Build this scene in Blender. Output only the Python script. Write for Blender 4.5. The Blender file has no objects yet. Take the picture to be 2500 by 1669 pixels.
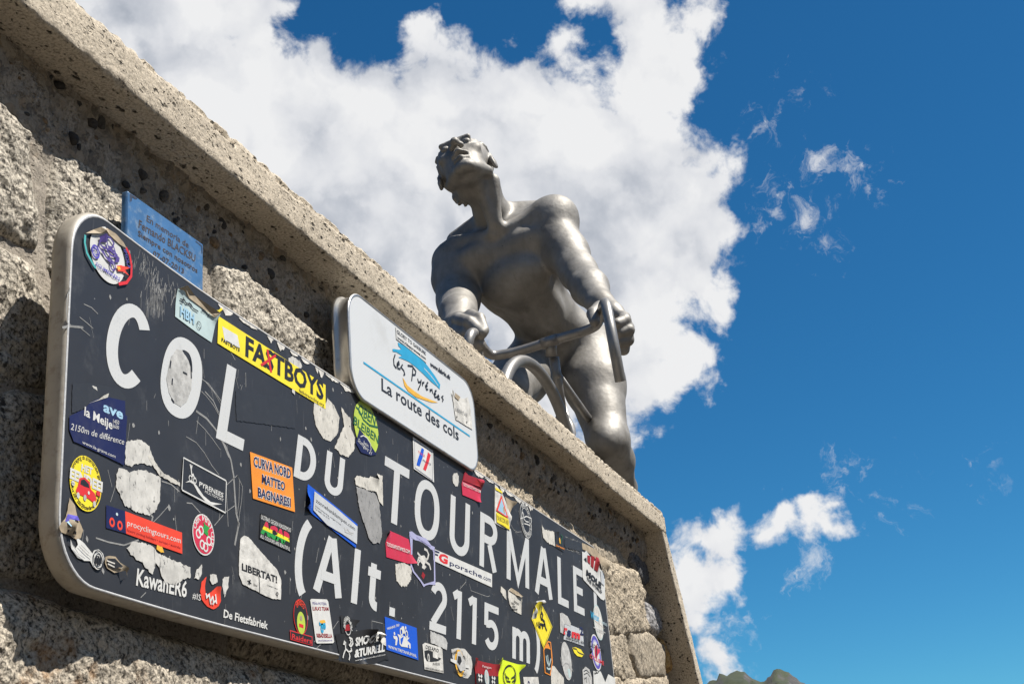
import bpy, bmesh, math, random
import numpy as np
from mathutils import Vector, Matrix
from mathutils.geometry import delaunay_2d_cdt

random.seed(7)
rng = np.random.default_rng(7)
R = math.radians
sc = bpy.context.scene
col = sc.collection

# ------------------------------------------------------------------ camera
CZ = 1.6                                   # eye height above the road
YAW, PITCH, ROLL = R(71.669), R(22.0932), R(-5.21753)
FPX, PW, PH = 3200.0, 2500, 1669           # focal length in photo pixels
fw = np.array([math.sin(YAW) * math.cos(PITCH), math.cos(YAW) * math.cos(PITCH), math.sin(PITCH)])
rt0 = np.array([math.cos(YAW), -math.sin(YAW), 0.0])
up0 = np.cross(rt0, fw)
rt = math.cos(ROLL) * rt0 + math.sin(ROLL) * up0
up = -math.sin(ROLL) * rt0 + math.cos(ROLL) * up0
cam = bpy.data.cameras.new('camera')
cam.sensor_width = 36.0
cam.lens = FPX / PW * 36.0
cam.clip_start, cam.clip_end = 0.05, 40000
cam_ob = bpy.data.objects.new('camera', cam)
col.objects.link(cam_ob)
cam_ob.matrix_world = Matrix(((rt[0], up[0], -fw[0], 0), (rt[1], up[1], -fw[1], 0), (rt[2], up[2], -fw[2], CZ), (0, 0, 0, 1)))
sc.camera = cam_ob

# ------------------------------------------------------------------ light
SUN_EL, SUN_AZ = R(60), R(168)             # azimuth from +Y towards +X: out in front of the wall
sun_dir = np.array([math.sin(SUN_AZ) * math.cos(SUN_EL), math.cos(SUN_AZ) * math.cos(SUN_EL), math.sin(SUN_EL)])
sl = bpy.data.lights.new('sun', 'SUN')
sl.energy, sl.angle, sl.color = 5.0, R(0.53), (1.0, 0.95, 0.87)
so = bpy.data.objects.new('sun', sl)
col.objects.link(so)
so.rotation_euler = Vector(sun_dir).to_track_quat('Z', 'Y').to_euler()

vs = sc.view_settings
vs.view_transform, vs.look, vs.exposure, vs.gamma = 'Standard', 'None', 0.7, 1.0
vs.use_curve_mapping = False
sc.cycles.use_denoising = True
sc.cycles.max_bounces = 6
sc.cycles.use_adaptive_sampling = True
sc.cycles.adaptive_threshold = .02

def ray(px, py):
    return fw * FPX + rt * (px - PW / 2) - up * (py - PH / 2)

def pdir(px, py):
    d = ray(px, py)
    return d / np.linalg.norm(d)

def wpl(px, py, Y=1.0):
    """pixel -> (X, Z above the eye) on the upright plane at distance Y"""
    d = ray(px, py)
    return d[0] / d[1] * Y, d[2] / d[1] * Y

def atX(px, py, X):
    d = ray(px, py) / ray(px, py)[0] * X
    return np.array([d[0], d[1], d[2] + CZ])

# ------------------------------------------------------------------ sky and clouds
world = bpy.data.worlds.new('World')
sc.world = world
world.use_nodes = True
wt = world.node_tree
wt.nodes.clear()

class NT:
    """small helper that turns arithmetic into shader nodes"""
    def __init__(s, tree): s.t = tree; s.n = tree.nodes; s.l = tree.links
    def put(s, sock, v):
        if v is None: return
        if isinstance(v, bpy.types.NodeSocket): s.l.new(v, sock)
        else: sock.default_value = v
    def m(s, op, a, b=None, c=None, clamp=False):
        n = s.n.new('ShaderNodeMath'); n.operation = op; n.use_clamp = clamp
        for i, v in enumerate((a, b, c)): s.put(n.inputs[i], v)
        return n.outputs[0]
    def v(s, op, a, b=None, out=0):
        n = s.n.new('ShaderNodeVectorMath'); n.operation = op
        s.put(n.inputs[0], a)
        if op == 'SCALE': s.put(n.inputs['Scale'], b)
        else: s.put(n.inputs[1], b)
        return n.outputs[out]
    def noise(s, vec, scale, detail=5, rough=.55, dist=0, out=0, lac=2.0):
        n = s.n.new('ShaderNodeTexNoise')
        s.put(n.inputs['Vector'], vec); n.inputs['Scale'].default_value = scale
        n.inputs['Detail'].default_value = detail; n.inputs['Roughness'].default_value = rough
        n.inputs['Distortion'].default_value = dist; n.inputs['Lacunarity'].default_value = lac
        return n.outputs[out]
    def vor(s, vec, scale, feature='F1', out='Distance', rand=1.0):
        n = s.n.new('ShaderNodeTexVoronoi'); n.feature = feature
        s.put(n.inputs['Vector'], vec); n.inputs['Scale'].default_value = scale
        if 'Randomness' in n.inputs: n.inputs['Randomness'].default_value = rand
        return n.outputs[out]
    def ramp(s, f, stops, interp='LINEAR'):
        n = s.n.new('ShaderNodeValToRGB'); s.put(n.inputs[0], f); e = n.color_ramp
        e.interpolation = interp
        while len(e.elements) < len(stops): e.elements.new(1)
        for k, (p, c) in enumerate(stops):
            e.elements[k].position = p
            c = (c, c, c) if not hasattr(c, '__len__') else c
            e.elements[k].color = (*c[:3], 1)
        return n.outputs[0]
    def mix(s, f, a, b, mode='MIX'):
        n = s.n.new('ShaderNodeMix'); n.data_type = 'RGBA'; n.blend_type = mode
        s.put(n.inputs[0], f)
        for k, v in ((6, a), (7, b)):
            if not isinstance(v, bpy.types.NodeSocket) and len(v) == 3: v = (*v, 1)
            s.put(n.inputs[k], v)
        return n.outputs[2]
    def sstep(s, x, lo, hi):
        n = s.n.new('ShaderNodeMapRange'); n.interpolation_type = 'SMOOTHSTEP'
        s.put(n.inputs[0], x); n.inputs[1].default_value = lo; n.inputs[2].default_value = hi
        return n.outputs[0]

N = NT(wt)
sky = wt.nodes.new('ShaderNodeTexSky')
sky.sky_type = 'NISHITA'
sky.sun_disc = False
sky.sun_elevation = SUN_EL
sky.sun_rotation = SUN_AZ
sky.altitude = 2100
sky.air_density, sky.dust_density, sky.ozone_density = 1.0, 1.0, 3.0
gen = N.v('NORMALIZE', wt.nodes.new('ShaderNodeTexCoord').outputs['Generated'])
# billowy warp of the direction so that cloud outlines are never circles
w1 = N.v('SCALE', N.v('SUBTRACT', N.noise(gen, 7, 3, .55, out=1), (.5, .5, .5)), .075)
w2 = N.v('SCALE', N.v('SUBTRACT', N.noise(gen, 34, 4, .62, out=1), (.5, .5, .5)), .030)
wd = N.v('ADD', N.v('ADD', gen, w1), w2)
K = 1.0643
big = [(300,150,290),(430,330,280),(600,350,280),(560,-20,150),(690,210,135),(850,320,235),(1000,215,140),(1010,90,78),(1150,255,172),
       (1290,230,118),(1480,110,125),(1460,-20,135),(1560,30,70),(1420,210,95),(1400,370,225),(1540,300,95),(1100,520,300),(1400,600,240),
       (1590,470,110),(1570,640,115),(1490,760,130),(1300,800,250),(850,620,250),(1440,880,70),(1640,400,65),(1620,750,45),
       (1625,1235,75),(1705,1215,62),(1590,1330,95),(1655,1330,66),(1590,1440,75),(1640,1500,52),(1770,1185,54),(1850,1190,52),(1930,1190,40),(1500,1140,32)]
wisp = [(1880,375,55),(1845,520,60),(1835,215,36),(1990,370,38),(1950,1090,36),(2030,1110,34),(1740,300,40),(1750,470,45),(1820,1300,30),(1900,600,24),(2270,1090,20),(1690,1460,24)]
def field(blobs, soft):
    g = None
    for x, y, r in blobs:
        d = pdir(x * K, y * K)
        t = N.m('SUBTRACT', r * K / FPX, N.v('DISTANCE', wd, tuple(d), out=1))
        if g is None: g = t
        else: g = N.m('SMOOTH_MAX', g, t, soft)
    return g
g = field(big, .02)
# the rest of the sky carries the same scattered cumulus
far = N.v('DISTANCE', gen, tuple(pdir(1250, 830)), out=1)
gen_cl = N.m('MULTIPLY', N.m('SUBTRACT', N.noise(wd, 2.6, 4, .5), .60), .55)
gen_cl = N.m('SUBTRACT', gen_cl, N.m('MULTIPLY', N.m('SUBTRACT', 1.0, N.sstep(far, .42, .62)), .5))
g = N.m('MAXIMUM', g, gen_cl)
n_f = N.noise(gen, 26, 7, .60, .25)
n_l = N.noise(wd, 13, 3, .5)
n_h = N.noise(N.v('ADD', wd, tuple(sun_dir * .03)), 13, 3, .5)
n_s = N.noise(gen, 5.5, 3, .5)
puff = N.m('SUBTRACT', .42, N.vor(wd, 27))
edge = N.m('ADD', g, N.m('MULTIPLY', N.m('SUBTRACT', n_f, .5), .085))
edge = N.m('ADD', edge, N.m('MULTIPLY', puff, .030))
cover = N.sstep(edge, -.004, .016)
gw = N.m('ADD', field(wisp, .004), N.m('MULTIPLY', N.m('SUBTRACT', N.noise(wd, 40, 5, .68, .6), .53), .15))
cover = N.m('MAXIMUM', cover, N.m('MULTIPLY', N.sstep(gw, -.006, .045), .80))
relief = N.m('MULTIPLY', N.m('SUBTRACT', n_l, n_h), 1.35)
thick = N.sstep(g, .01, .14)
# heavier, greyer bellies inside the big cloud
gs = N.m('MULTIPLY', N.sstep(field([(330,60,330),(620,-20,170),(820,560,200),(1200,740,240),(1380,420,110)], .05), -.03, .09), .20)
shade = N.m('ADD', N.m('SUBTRACT', .99, N.m('MULTIPLY', thick, .05)), relief)
shade = N.m('ADD', shade, N.m('MULTIPLY', N.m('SUBTRACT', n_s, .5), 1.0))
shade = N.m('ADD', shade, N.m('MULTIPLY', N.m('SUBTRACT', n_f, .5), .42))
shade = N.m('ADD', shade, N.m('MULTIPLY', puff, .30))
shade = N.m('SUBTRACT', shade, gs)
shade = N.m('MINIMUM', N.m('MAXIMUM', shade, .42), 1.06)
ccol = N.ramp(N.m('MULTIPLY', shade, .9), [(.3, (.36, .40, .47)), (.55, (.56, .59, .65)), (.75, (.76, .775, .81)), (.95, (.88, .885, .895))])
CL = 10.0
ccol = N.v('SCALE', ccol, CL)
hsv = wt.nodes.new('ShaderNodeHueSaturation')
hsv.inputs['Saturation'].default_value = 1.24
hsv.inputs['Value'].default_value = 1.0
wt.links.new(sky.outputs[0], hsv.inputs['Color'])
skyc = N.mix(1.0, hsv.outputs[0], (.50, 1.06, 1.10), 'MULTIPLY')
bg = wt.nodes.new('ShaderNodeBackground')
bg.inputs[1].default_value = 0.06
wt.links.new(N.mix(cover, skyc, ccol), bg.inputs[0])
wo = wt.nodes.new('ShaderNodeOutputWorld')
wt.links.new(bg.outputs[0], wo.inputs[0])

# ------------------------------------------------------------------ numpy noise
_perm = rng.permutation(256)
_perm = np.concatenate([_perm, _perm, _perm])
_grad = rng.normal(size=(256, 3)); _grad /= np.linalg.norm(_grad, axis=1)[:, None]
def perlin(p):
    p = np.asarray(p, float); i = np.floor(p).astype(int); f = p - i; i &= 255
    u = f * f * f * (f * (f * 6 - 15) + 10)
    out = 0
    for a in (0, 1):
        for b in (0, 1):
            for c in (0, 1):
                h = _perm[_perm[_perm[(i[..., 0] + a) & 255] + ((i[..., 1] + b) & 255)] + ((i[..., 2] + c) & 255)]
                d = ((f - (a, b, c)) * _grad[h]).sum(-1)
                w = (u[..., 0] if a else 1 - u[..., 0]) * (u[..., 1] if b else 1 - u[..., 1]) * (u[..., 2] if c else 1 - u[..., 2])
                out = out + d * w
    return out
def fbm(p, octv=4, gain=.5):
    s, a = 0, 1
    for k in range(octv):
        s = s + a * perlin(p * 2 ** k + 17.3 * k); a *= gain
    return s

# ------------------------------------------------------------------ object helpers
def mesh_ob(name, verts, faces, mat=None, parent=None, smooth=True):
    me = bpy.data.meshes.new(name)
    verts = np.asarray(verts, np.float32).reshape(-1, 3)
    if isinstance(faces, np.ndarray):
        n, k = faces.shape
        me.vertices.add(len(verts)); me.vertices.foreach_set('co', verts.ravel())
        me.loops.add(n * k); me.loops.foreach_set('vertex_index', faces.astype(np.int32).ravel())
        me.polygons.add(n); me.polygons.foreach_set('loop_start', np.arange(0, n * k, k, dtype=np.int32))
        me.update(calc_edges=True)
    else:
        me.from_pydata(verts.tolist(), [], faces); me.update()
    me.validate()
    if smooth: me.polygons.foreach_set('use_smooth', np.ones(len(me.polygons), bool))
    if mat: me.materials.append(mat)
    ob = bpy.data.objects.new(name, me)
    col.objects.link(ob)
    if parent: ob.parent = parent
    return ob

def thing(name, loc, label, cat, group=None):
    o = bpy.data.objects.new(name, None)
    o.empty_display_size = .1
    col.objects.link(o)
    o['base'] = list(map(float, loc))
    o['label'], o['category'] = label, cat
    if group: o['group'] = group
    return o

def grid_faces(nu, nv, flip=False):
    i = np.arange(nu * nv).reshape(nu, nv)
    f = np.stack([i[:-1, :-1], i[1:, :-1], i[1:, 1:], i[:-1, 1:]], -1).reshape(-1, 4)
    return f[:, ::-1].copy() if flip else f

def tube(pts, rad, seg=16, caps=True, sub=6, closed=False):
    """swept tube along a Catmull-Rom curve; returns verts, faces"""
    P = np.asarray(pts, float)
    rad = np.full(len(P), rad, float) if np.isscalar(rad) else np.asarray(rad, float)
    out, rr = [], []
    n = len(P)
    rng_ = range(n) if closed else range(n - 1)
    for i in rng_:
        if closed: p0, p1, p2, p3 = P[i - 1], P[i], P[(i + 1) % n], P[(i + 2) % n]
        else: p0, p1, p2, p3 = P[max(i - 1, 0)], P[i], P[i + 1], P[min(i + 2, n - 1)]
        ra, rb = rad[i], rad[(i + 1) % n]
        for k in range(sub):
            t = k / sub
            out.append(.5 * ((2 * p1) + (p2 - p0) * t + (2 * p0 - 5 * p1 + 4 * p2 - p3) * t * t + (3 * p1 - p0 - 3 * p2 + p3) * t ** 3))
            rr.append(ra + (rb - ra) * t)
    if not closed: out.append(P[-1]); rr.append(rad[-1])
    Q = np.array(out); rr = np.array(rr); m = len(Q)
    T = np.roll(Q, -1, 0) - np.roll(Q, 1, 0) if closed else np.gradient(Q, axis=0)
    T /= np.linalg.norm(T, axis=1)[:, None]
    nrm = np.cross(T[0], (0.3, .5, 1.)); nrm /= np.linalg.norm(nrm)
    V = []
    for k in range(m):
        nrm = nrm - T[k] * (nrm @ T[k]); nrm /= np.linalg.norm(nrm)
        b = np.cross(T[k], nrm)
        for s in range(seg):
            a = 2 * math.pi * s / seg
            V.append(Q[k] + rr[k] * (math.cos(a) * nrm + math.sin(a) * b))
    F = []
    for k in range(m if closed else m - 1):
        k2 = (k + 1) % m
        for s in range(seg):
            s2 = (s + 1) % seg
            F.append((k * seg + s, k * seg + s2, k2 * seg + s2, k2 * seg + s))
    if caps and not closed:
        F.append(tuple(range(seg))[::-1]); F.append(tuple((m - 1) * seg + s for s in range(seg)))
    return V, F

def join_geo(parts):
    V, F = [], []
    for v, f in parts:
        o = len(V); V += [tuple(p) for p in v]; F += [tuple(i + o for i in q) for q in f]
    return V, F

def box_geo(x0, x1, y0, y1, z0, z1):
    V = [(x, y, z) for x in (x0, x1) for y in (y0, y1) for z in (z0, z1)]
    return V, [(0, 1, 3, 2), (4, 6, 7, 5), (0, 4, 5, 1), (2, 3, 7, 6), (0, 2, 6, 4), (1, 5, 7, 3)]

# ------------------------------------------------------------------ materials
_mats = {}
def new_mat(name):
    m = bpy.data.materials.new(name); m.use_nodes = True
    t = m.node_tree; b = t.nodes['Principled BSDF']
    return m, NT(t), b
def plain(name, c, rough=.5, metal=0.0, vary=.12, scale=30, bump=0, spec=.5, dirt=None):
    """procedural paint / vinyl / metal with a little mottling"""
    key = name
    if key in _mats: return _mats[key]
    m, n, b = new_mat(name)
    tc = n.n.new('ShaderNodeTexCoord').outputs['Object']
    f = n.noise(tc, scale, 5, .6)
    lo = tuple(x * (1 - vary) for x in c); hi = tuple(min(x * (1 + vary), 1) for x in c)
    base = n.ramp(f, [(.3, lo), (.7, hi)])
    if dirt:
        base = n.mix(n.m('MULTIPLY', n.sstep(n.noise(tc, dirt[1], 6, .7), .5, .72), dirt[2]), base, dirt[0])
    n.l.new(base, b.inputs['Base Color'])
    b.inputs['Roughness'].default_value = rough
    b.inputs['Metallic'].default_value = metal
    b.inputs['Specular IOR Level'].default_value = spec
    if bump:
        bn = n.n.new('ShaderNodeBump'); bn.inputs['Strength'].default_value = bump; bn.inputs['Distance'].default_value = .002
        n.l.new(n.noise(tc, scale * 3, 6, .6), bn.inputs['Height']); n.l.new(bn.outputs[0], b.inputs['Normal'])
    _mats[key] = m
    return m

def granite(name, light, dark, warm, grain=1.0, bumpd=.006, stain=None):
    m, n, b = new_mat(name)
    tc = n.n.new('ShaderNodeTexCoord').outputs['Object']
    g1 = n.noise(tc, 170 * grain, 4, .7)
    g2 = n.noise(tc, 60 * grain, 5, .66)
    big_ = n.noise(tc, 5, 4, .6)
    base = n.ramp(g1, [(.36, dark), (.44, tuple(.5 * a + .5 * d for a, d in zip(light, dark))), (.515, light), (.66, tuple(min(1, 1.5 * a) for a in light))])
    base = n.mix(n.m('MULTIPLY', n.sstep(g2, .50, .62), .8), base, warm, 'MIX') if warm else base
    n_ = n.mix(n.sstep(g2, .34, .44), tuple(d * 1.1 for d in dark), base)
    base = n.mix(n.m('MULTIPLY', n.sstep(big_, .45, .70), .35), n_, tuple(.5 * a for a in light))
    if stain:
        base = n.mix(n.m('MULTIPLY', n.sstep(n.noise(tc, 9, 5, .6), .52, .68), stain[1]), base, stain[0])
    n.l.new(base, b.inputs['Base Color'])
    b.inputs['Roughness'].default_value = .9
    b.inputs['Specular IOR Level'].default_value = .25
    h = n.m('ADD', n.m('MULTIPLY', n.noise(tc, 55 * grain, 7, .68), 1.0), n.m('MULTIPLY', n.vor(tc, 120 * grain), .35))
    bn = n.n.new('ShaderNodeBump'); bn.inputs['Strength'].default_value = 1.0; bn.inputs['Distance'].default_value = bumpd
    n.l.new(h, bn.inputs['Height']); n.l.new(bn.outputs[0], b.inputs['Normal'])
    return m

M_granite = granite('grey_granite', (.46, .415, .345), (.045, .039, .032), None, 1.0, .008)
M_granite2 = granite('tan_granite', (.44, .375, .285), (.07, .057, .042), (.36, .30, .22), .8, .007)
M_granite3 = granite('brown_sandy_stone', (.36, .31, .24), (.10, .085, .065), (.30, .25, .19), .6, .004)
M_black = granite('dark_slate_stone', (.12, .12, .125), (.03, .03, .033), None, .7, .006)
M_greyst = granite('pale_grey_stone', (.33, .32, .32), (.05, .05, .055), None, .6, .008)
M_ochre = granite('ochre_stone', (.52, .34, .15), (.16, .09, .04), (.48, .27, .08), .5, .005)
M_rust = granite('rust_stained_granite', (.46, .405, .325), (.045, .039, .032), None, 1.0, .008, ((.30, .15, .05), .75))

def concrete(name, c, pits=1.0, bed=None):
    m, n, b = new_mat(name)
    tc = n.n.new('ShaderNodeTexCoord').outputs['Object']
    f = n.noise(tc, 6, 6, .65)
    fine = n.noise(tc, 230, 4, .68)
    base = n.ramp(f, [(.3, tuple(x * .78 for x in c)), (.7, tuple(min(1, x * 1.14) for x in c))])
    base = n.mix(n.m('MULTIPLY', n.sstep(fine, .50, .62), .5), base, tuple(x * .36 for x in c))
    base = n.mix(n.m('MULTIPLY', n.sstep(fine, .50, .36), .5), base, tuple(min(1, x * 1.4) for x in c))
    mp = n.n.new('ShaderNodeMapping'); mp.inputs['Scale'].default_value = (.55, 1, 1); n.l.new(tc, mp.inputs[0])
    wv = n.v('ADD', mp.outputs[0], n.v('SCALE', n.noise(tc, 90, 3, .6, out=1), .012))
    pit = n.m('SUBTRACT', 1.0, n.sstep(n.vor(wv, 62), .13, .27))
    sel = n.sstep(n.noise(tc, 34, 2, .5), .43, .55)
    pit2 = n.m('SUBTRACT', 1.0, n.sstep(n.vor(wv, 150), .14, .30))
    sel2 = n.sstep(n.noise(tc, 23, 3, .5), .40, .58)
    pp = n.m('MAXIMUM', n.m('MULTIPLY', pit, sel), n.m('MULTIPLY', n.m('MULTIPLY', pit2, sel2), .9))
    pp = n.m('MULTIPLY', pp, pits)
    base = n.mix(pp, base, tuple(x * .12 for x in c))
    h = n.m('SUBTRACT', n.m('MULTIPLY', n.noise(tc, 120, 6, .7), .6), pp)
    if bed:
        # coarse bedding concrete: aggregate of many colours
        sx = n.n.new('ShaderNodeSeparateXYZ'); n.l.new(tc, sx.inputs[0])
        wz = n.v('ADD', tc, n.v('SCALE', n.noise(tc, 40, 4, .6, out=1), .03))
        cc = n.n.new('ShaderNodeSeparateColor'); n.l.new(n.vor(wz, 85, out='Color'), cc.inputs[0])
        agg = n.ramp(cc.outputs[0], [(.12, (.07, .06, .05)), (.3, (.22, .185, .14)), (.6, (.33, .285, .225)), (.8, (.26, .19, .12)), (.9, (.14, .12, .10)), (.99, (.38, .34, .28))])
        msk = n.m('MULTIPLY', n.sstep(n.noise(tc, 24, 5, .65), .44, .54), n.sstep(n.m('ADD', sx.outputs[2], n.m('MULTIPLY', n.noise(tc, 14, 3, .5), .08)), bed + .0, bed + .05))
        base = n.mix(n.m('MULTIPLY', msk, .6), base, agg)
        h = n.m('ADD', h, n.m('MULTIPLY', n.m('MULTIPLY', n.m('SUBTRACT', cc.outputs[1], .5), 2.0), msk))
    n.l.new(base, b.inputs['Base Color'])
    b.inputs['Roughness'].default_value = .92
    b.inputs['Specular IOR Level'].default_value = .2
    bn = n.n.new('ShaderNodeBump'); bn.inputs['Strength'].default_value = 1; bn.inputs['Distance'].default_value = .005
    n.l.new(h, bn.inputs['Height']); n.l.new(bn.outputs[0], b.inputs['Normal'])
    return m
M_coping = concrete('weathered_concrete', (.50, .435, .345))
M_mortar = concrete('grey_lime_mortar', (.34, .30, .25), .6, CZ + .99)
# ------------------------------------------------------------------ ground and mountains
def ground_mat():
    m, n, b = new_mat('gravel_and_asphalt')
    tc = n.n.new('ShaderNodeTexCoord').outputs['Object']
    base = n.ramp(n.noise(tc, 3, 8, .65), [(.3, (.038, .033, .027)), (.7, (.07, .060, .048))])
    n.l.new(base, b.inputs['Base Color']); b.inputs['Roughness'].default_value = .95
    return m
gv = [(-15000, -15000, 0), (15000, -15000, 0), (15000, 15000, 0), (-15000, 15000, 0)]
g_ob = mesh_ob('ground', gv, [(0, 1, 2, 3)], ground_mat(), smooth=False)
g_ob['kind'] = 'structure'

def mountain_mat():
    m, n, b = new_mat('alpine_rock_and_grass')
    geo = n.n.new('ShaderNodeNewGeometry')
    tc = n.n.new('ShaderNodeTexCoord').outputs['Object']
    sx = n.n.new('ShaderNodeSeparateXYZ'); n.l.new(geo.outputs['Normal'], sx.inputs[0])
    rock = n.ramp(n.noise(tc, .05, 9, .7), [(.32, (.022, .022, .023)), (.55, (.060, .057, .054)), (.75, (.12, .112, .105))])
    grass = n.ramp(n.noise(tc, .03, 6, .6), [(.3, (.022, .03, .013)), (.7, (.045, .054, .024))])
    f = n.sstep(n.m('ADD', sx.outputs[2], n.m('MULTIPLY', n.m('SUBTRACT', n.noise(tc, .02, 8, .7), .5), .9)), .74, .92)
    n.l.new(n.mix(f, rock, grass), b.inputs['Base Color']); b.inputs['Roughness'].default_value = .95
    return m
# ridge heights by elevation angle, sampled at the azimuths where the peaks stand
ridge_px = [(1640,1690),(1690,1700),(1722,1669),(1735,1657),(1755,1640),(1770,1638),(1790,1633),(1812,1630),(1826,1641),(1845,1651),(1860,1654),(1872,1650),(1882,1634),(1890,1625),(1902,1627),(1917,1623),(1930,1635),(1948,1648),(1962,1660),(1985,1678),(2050,1720),(2200,1735),(2350,1740),(2500,1760),(2750,1800)]
raz = [math.atan2(pdir(*q)[0], pdir(*q)[1]) for q in ridge_px]
rel = [math.asin(pdir(*q)[2]) for q in ridge_px]
naz, nd = 2400, 48
azs = np.linspace(R(-120), R(240), naz)
dist = np.linspace(500, 1900, nd)
el = np.interp(azs, raz, rel)
out_l = np.clip((min(raz) - azs) / R(14), 0, 1); out_r = np.clip((azs - max(raz)) / R(14), 0, 1)
ring = R(18) + R(9) * fbm(np.stack([np.cos(azs) * 3, np.sin(azs) * 3, azs * 0], -1), 4)      # unseen slopes round the pass, added and raised to dim the ambient light
mx = np.maximum(out_l, out_r); mx = mx * mx * (3 - 2 * mx)
el = el * (1 - mx) + ring * mx
A, D = np.meshgrid(azs, dist, indexing='ij')
prof = np.clip((D - 500) / 900, 0, 1); prof = prof ** 1.25
prof = np.where(D > 1400, 1 - (D - 1400) / 500 * .9, prof)
Hh = 1400 * np.tan(el)[:, None] * prof
px_ = np.stack([A * 40, D / 120, A * 0], -1)
cr = fbm(px_, 5, .55)
Hh = Hh + cr * 34 * np.sin(np.pi * np.clip(prof, 0, 1)) + fbm(px_ * 4, 3) * 5 * np.clip(prof * 1.2, 0, 1) * (prof < .995) + fbm(px_ * 9, 3) * 4.5 * (prof > .9)
V = np.stack([np.sin(A) * D, np.cos(A) * D, Hh + CZ - 2], -1).reshape(-1, 3)
mo = mesh_ob('mountains', V, grid_faces(naz, nd), mountain_mat(), smooth=False)
mo['kind'] = 'structure'

# ------------------------------------------------------------------ the wall
YC, YW = 1.002, 1.062                     # coping face, mean stone face (sign face is at 1.0)
ZB, ZT = 1.098, 1.184                     # coping underside and top above the eye (times YC)
ZB *= YC; ZT *= YC
XE = 4.52                                 # where the coping turns down
SL = .57                                  # run of the sloping end per metre of drop
def xend(z): return XE + (ZB - z) * SL

wall = thing('stone_wall', (1, 1, 0), 'rough granite block wall with a pitted concrete coping, carrying both signs', 'wall')

# terrace fill behind the wall that carries the statue
plan = [(-2.5, 1.22), (4.0, 1.22), (4.45, 1.15), (9.2, 2.10), (9.2, 3.6), (-2.5, 3.6)]
n_ = len(plan)
V = [(x, y, 0) for x, y in plan] + [(x, y, CZ + ZT - .004) for x, y in plan]
F = [tuple(range(n_))[::-1], tuple(range(n_, 2 * n_))] + [(i, (i + 1) % n_, n_ + (i + 1) % n_, n_ + i) for i in range(n_)]
te = mesh_ob('terrace', V, F, M_mortar, smooth=False)
te['kind'] = 'structure'

# mortar face: one rough sheet with depth behind it
def mortar_sheet():
    xs = np.concatenate([np.linspace(-2.5, .9, 60, endpoint=False), np.arange(.9, 4.9, .009), np.linspace(4.9, 6.1, 24)])
    zs = np.concatenate([np.linspace(-1.62, .2, 40, endpoint=False), np.arange(.2, ZB + .02, .009)])
    X, Z = np.meshgrid(xs, zs, indexing='ij')
    Xc = np.minimum(X, xend(Z) + .03)
    p = np.stack([Xc * 9, Z * 9, X * 0], -1)
    top = np.clip((Z - (ZB - .14)) / .10, 0, 1)              # rough bedding layer under the coping stands proud
    Y = 1.080 + .006 * fbm(p, 3) - .012 * top + .012 * top * fbm(p * 4, 4, .6) + .004 * fbm(p * 7, 3)
    Y = Y + .028 * np.clip((Xc - 2.75) / .3, 0, 1) * np.clip((ZB - .075 - Z) / .05, 0, 1)
    V = np.stack([Xc, Y, Z + CZ], -1).reshape(-1, 3)
    return V, grid_faces(len(xs), len(zs))
V, F = mortar_sheet()
mesh_ob('mortar', V, F, M_mortar, wall)
# body of the wall behind the facing
zz = [-1.6, ZB]
V = []
for y in (1.125, 1.215):
    V += [(-2.5, y, 0), (xend(-1.6), y, 0), (xend(ZB), y, CZ + ZB), (-2.5, y, CZ + ZB)]
mesh_ob('core', V, [(0, 1, 2, 3), (7, 6, 5, 4), (0, 4, 5, 1), (1, 5, 6, 2), (2, 6, 7, 3), (3, 7, 4, 0)], M_mortar, wall, smooth=False)

def poly_sd(P, poly):
    """signed distance to a polygon, positive inside"""
    d = np.full(P.shape[:-1], 9.0); ins = np.zeros(P.shape[:-1], bool)
    n = len(poly)
    for i in range(n):
        a, b = np.array(poly[i]), np.array(poly[(i + 1) % n])
        e = b - a; w = P - a
        t = np.clip((w @ e) / (e @ e), 0, 1)
        d = np.minimum(d, np.linalg.norm(w - t[..., None] * e, axis=-1))
        c = ((a[1] > P[..., 1]) != (b[1] > P[..., 1])) & (P[..., 0] < (b[0] - a[0]) * (P[..., 1] - a[1]) / (b[1] - a[1] + 1e-12) + a[0])
        ins ^= c
    return np.where(ins, d, -d)

_stone_no = [0]
def stone(poly, mat, step=.006, face=YW, bulge=.018, rough=1.0, name='stone', tilt=(0, 0), grow=.005, soft=.014):
    poly = np.array(poly); _stone_no[0] += 1
    lo, hi = poly.min(0) - .03, poly.max(0) + .03
    xs = np.arange(lo[0], hi[0] + step, step); zs = np.arange(lo[1], hi[1] + step, step)
    X, Z = np.meshgrid(xs, zs, indexing='ij')
    s = _stone_no[0] * 13.7
    P3 = np.stack([X, Z, X * 0 + s], -1)
    d = poly_sd(np.stack([X, Z], -1), poly) + .008 * fbm(P3 * 14, 4, .6) + grow
    h = np.where(d > 0, bulge * (1 - np.exp(-np.maximum(d, 0) / soft)), np.maximum(d * 2.2, -.05))
    inside = np.clip(d / .012, 0, 1)
    relief = .013 * fbm(P3 * 5, 3) + .008 * fbm(P3 * 20, 3, .6) + .0058 * fbm(P3 * 60, 4, .62)
    ctr = poly.mean(0)
    Y = face + .018 - h - rough * relief * inside + tilt[0] * (X - ctr[0]) + tilt[1] * (Z - ctr[1])
    V = np.stack([X, Y, Z + CZ], -1).reshape(-1, 3)
    F = grid_faces(len(xs), len(zs))
    keep = (d.ravel()[F] > -.022).any(1)
    F = F[keep]
    used, inv = np.unique(F, return_inverse=True)
    return mesh_ob(name, V[used], inv.reshape(F.shape), mat, wall)

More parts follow.
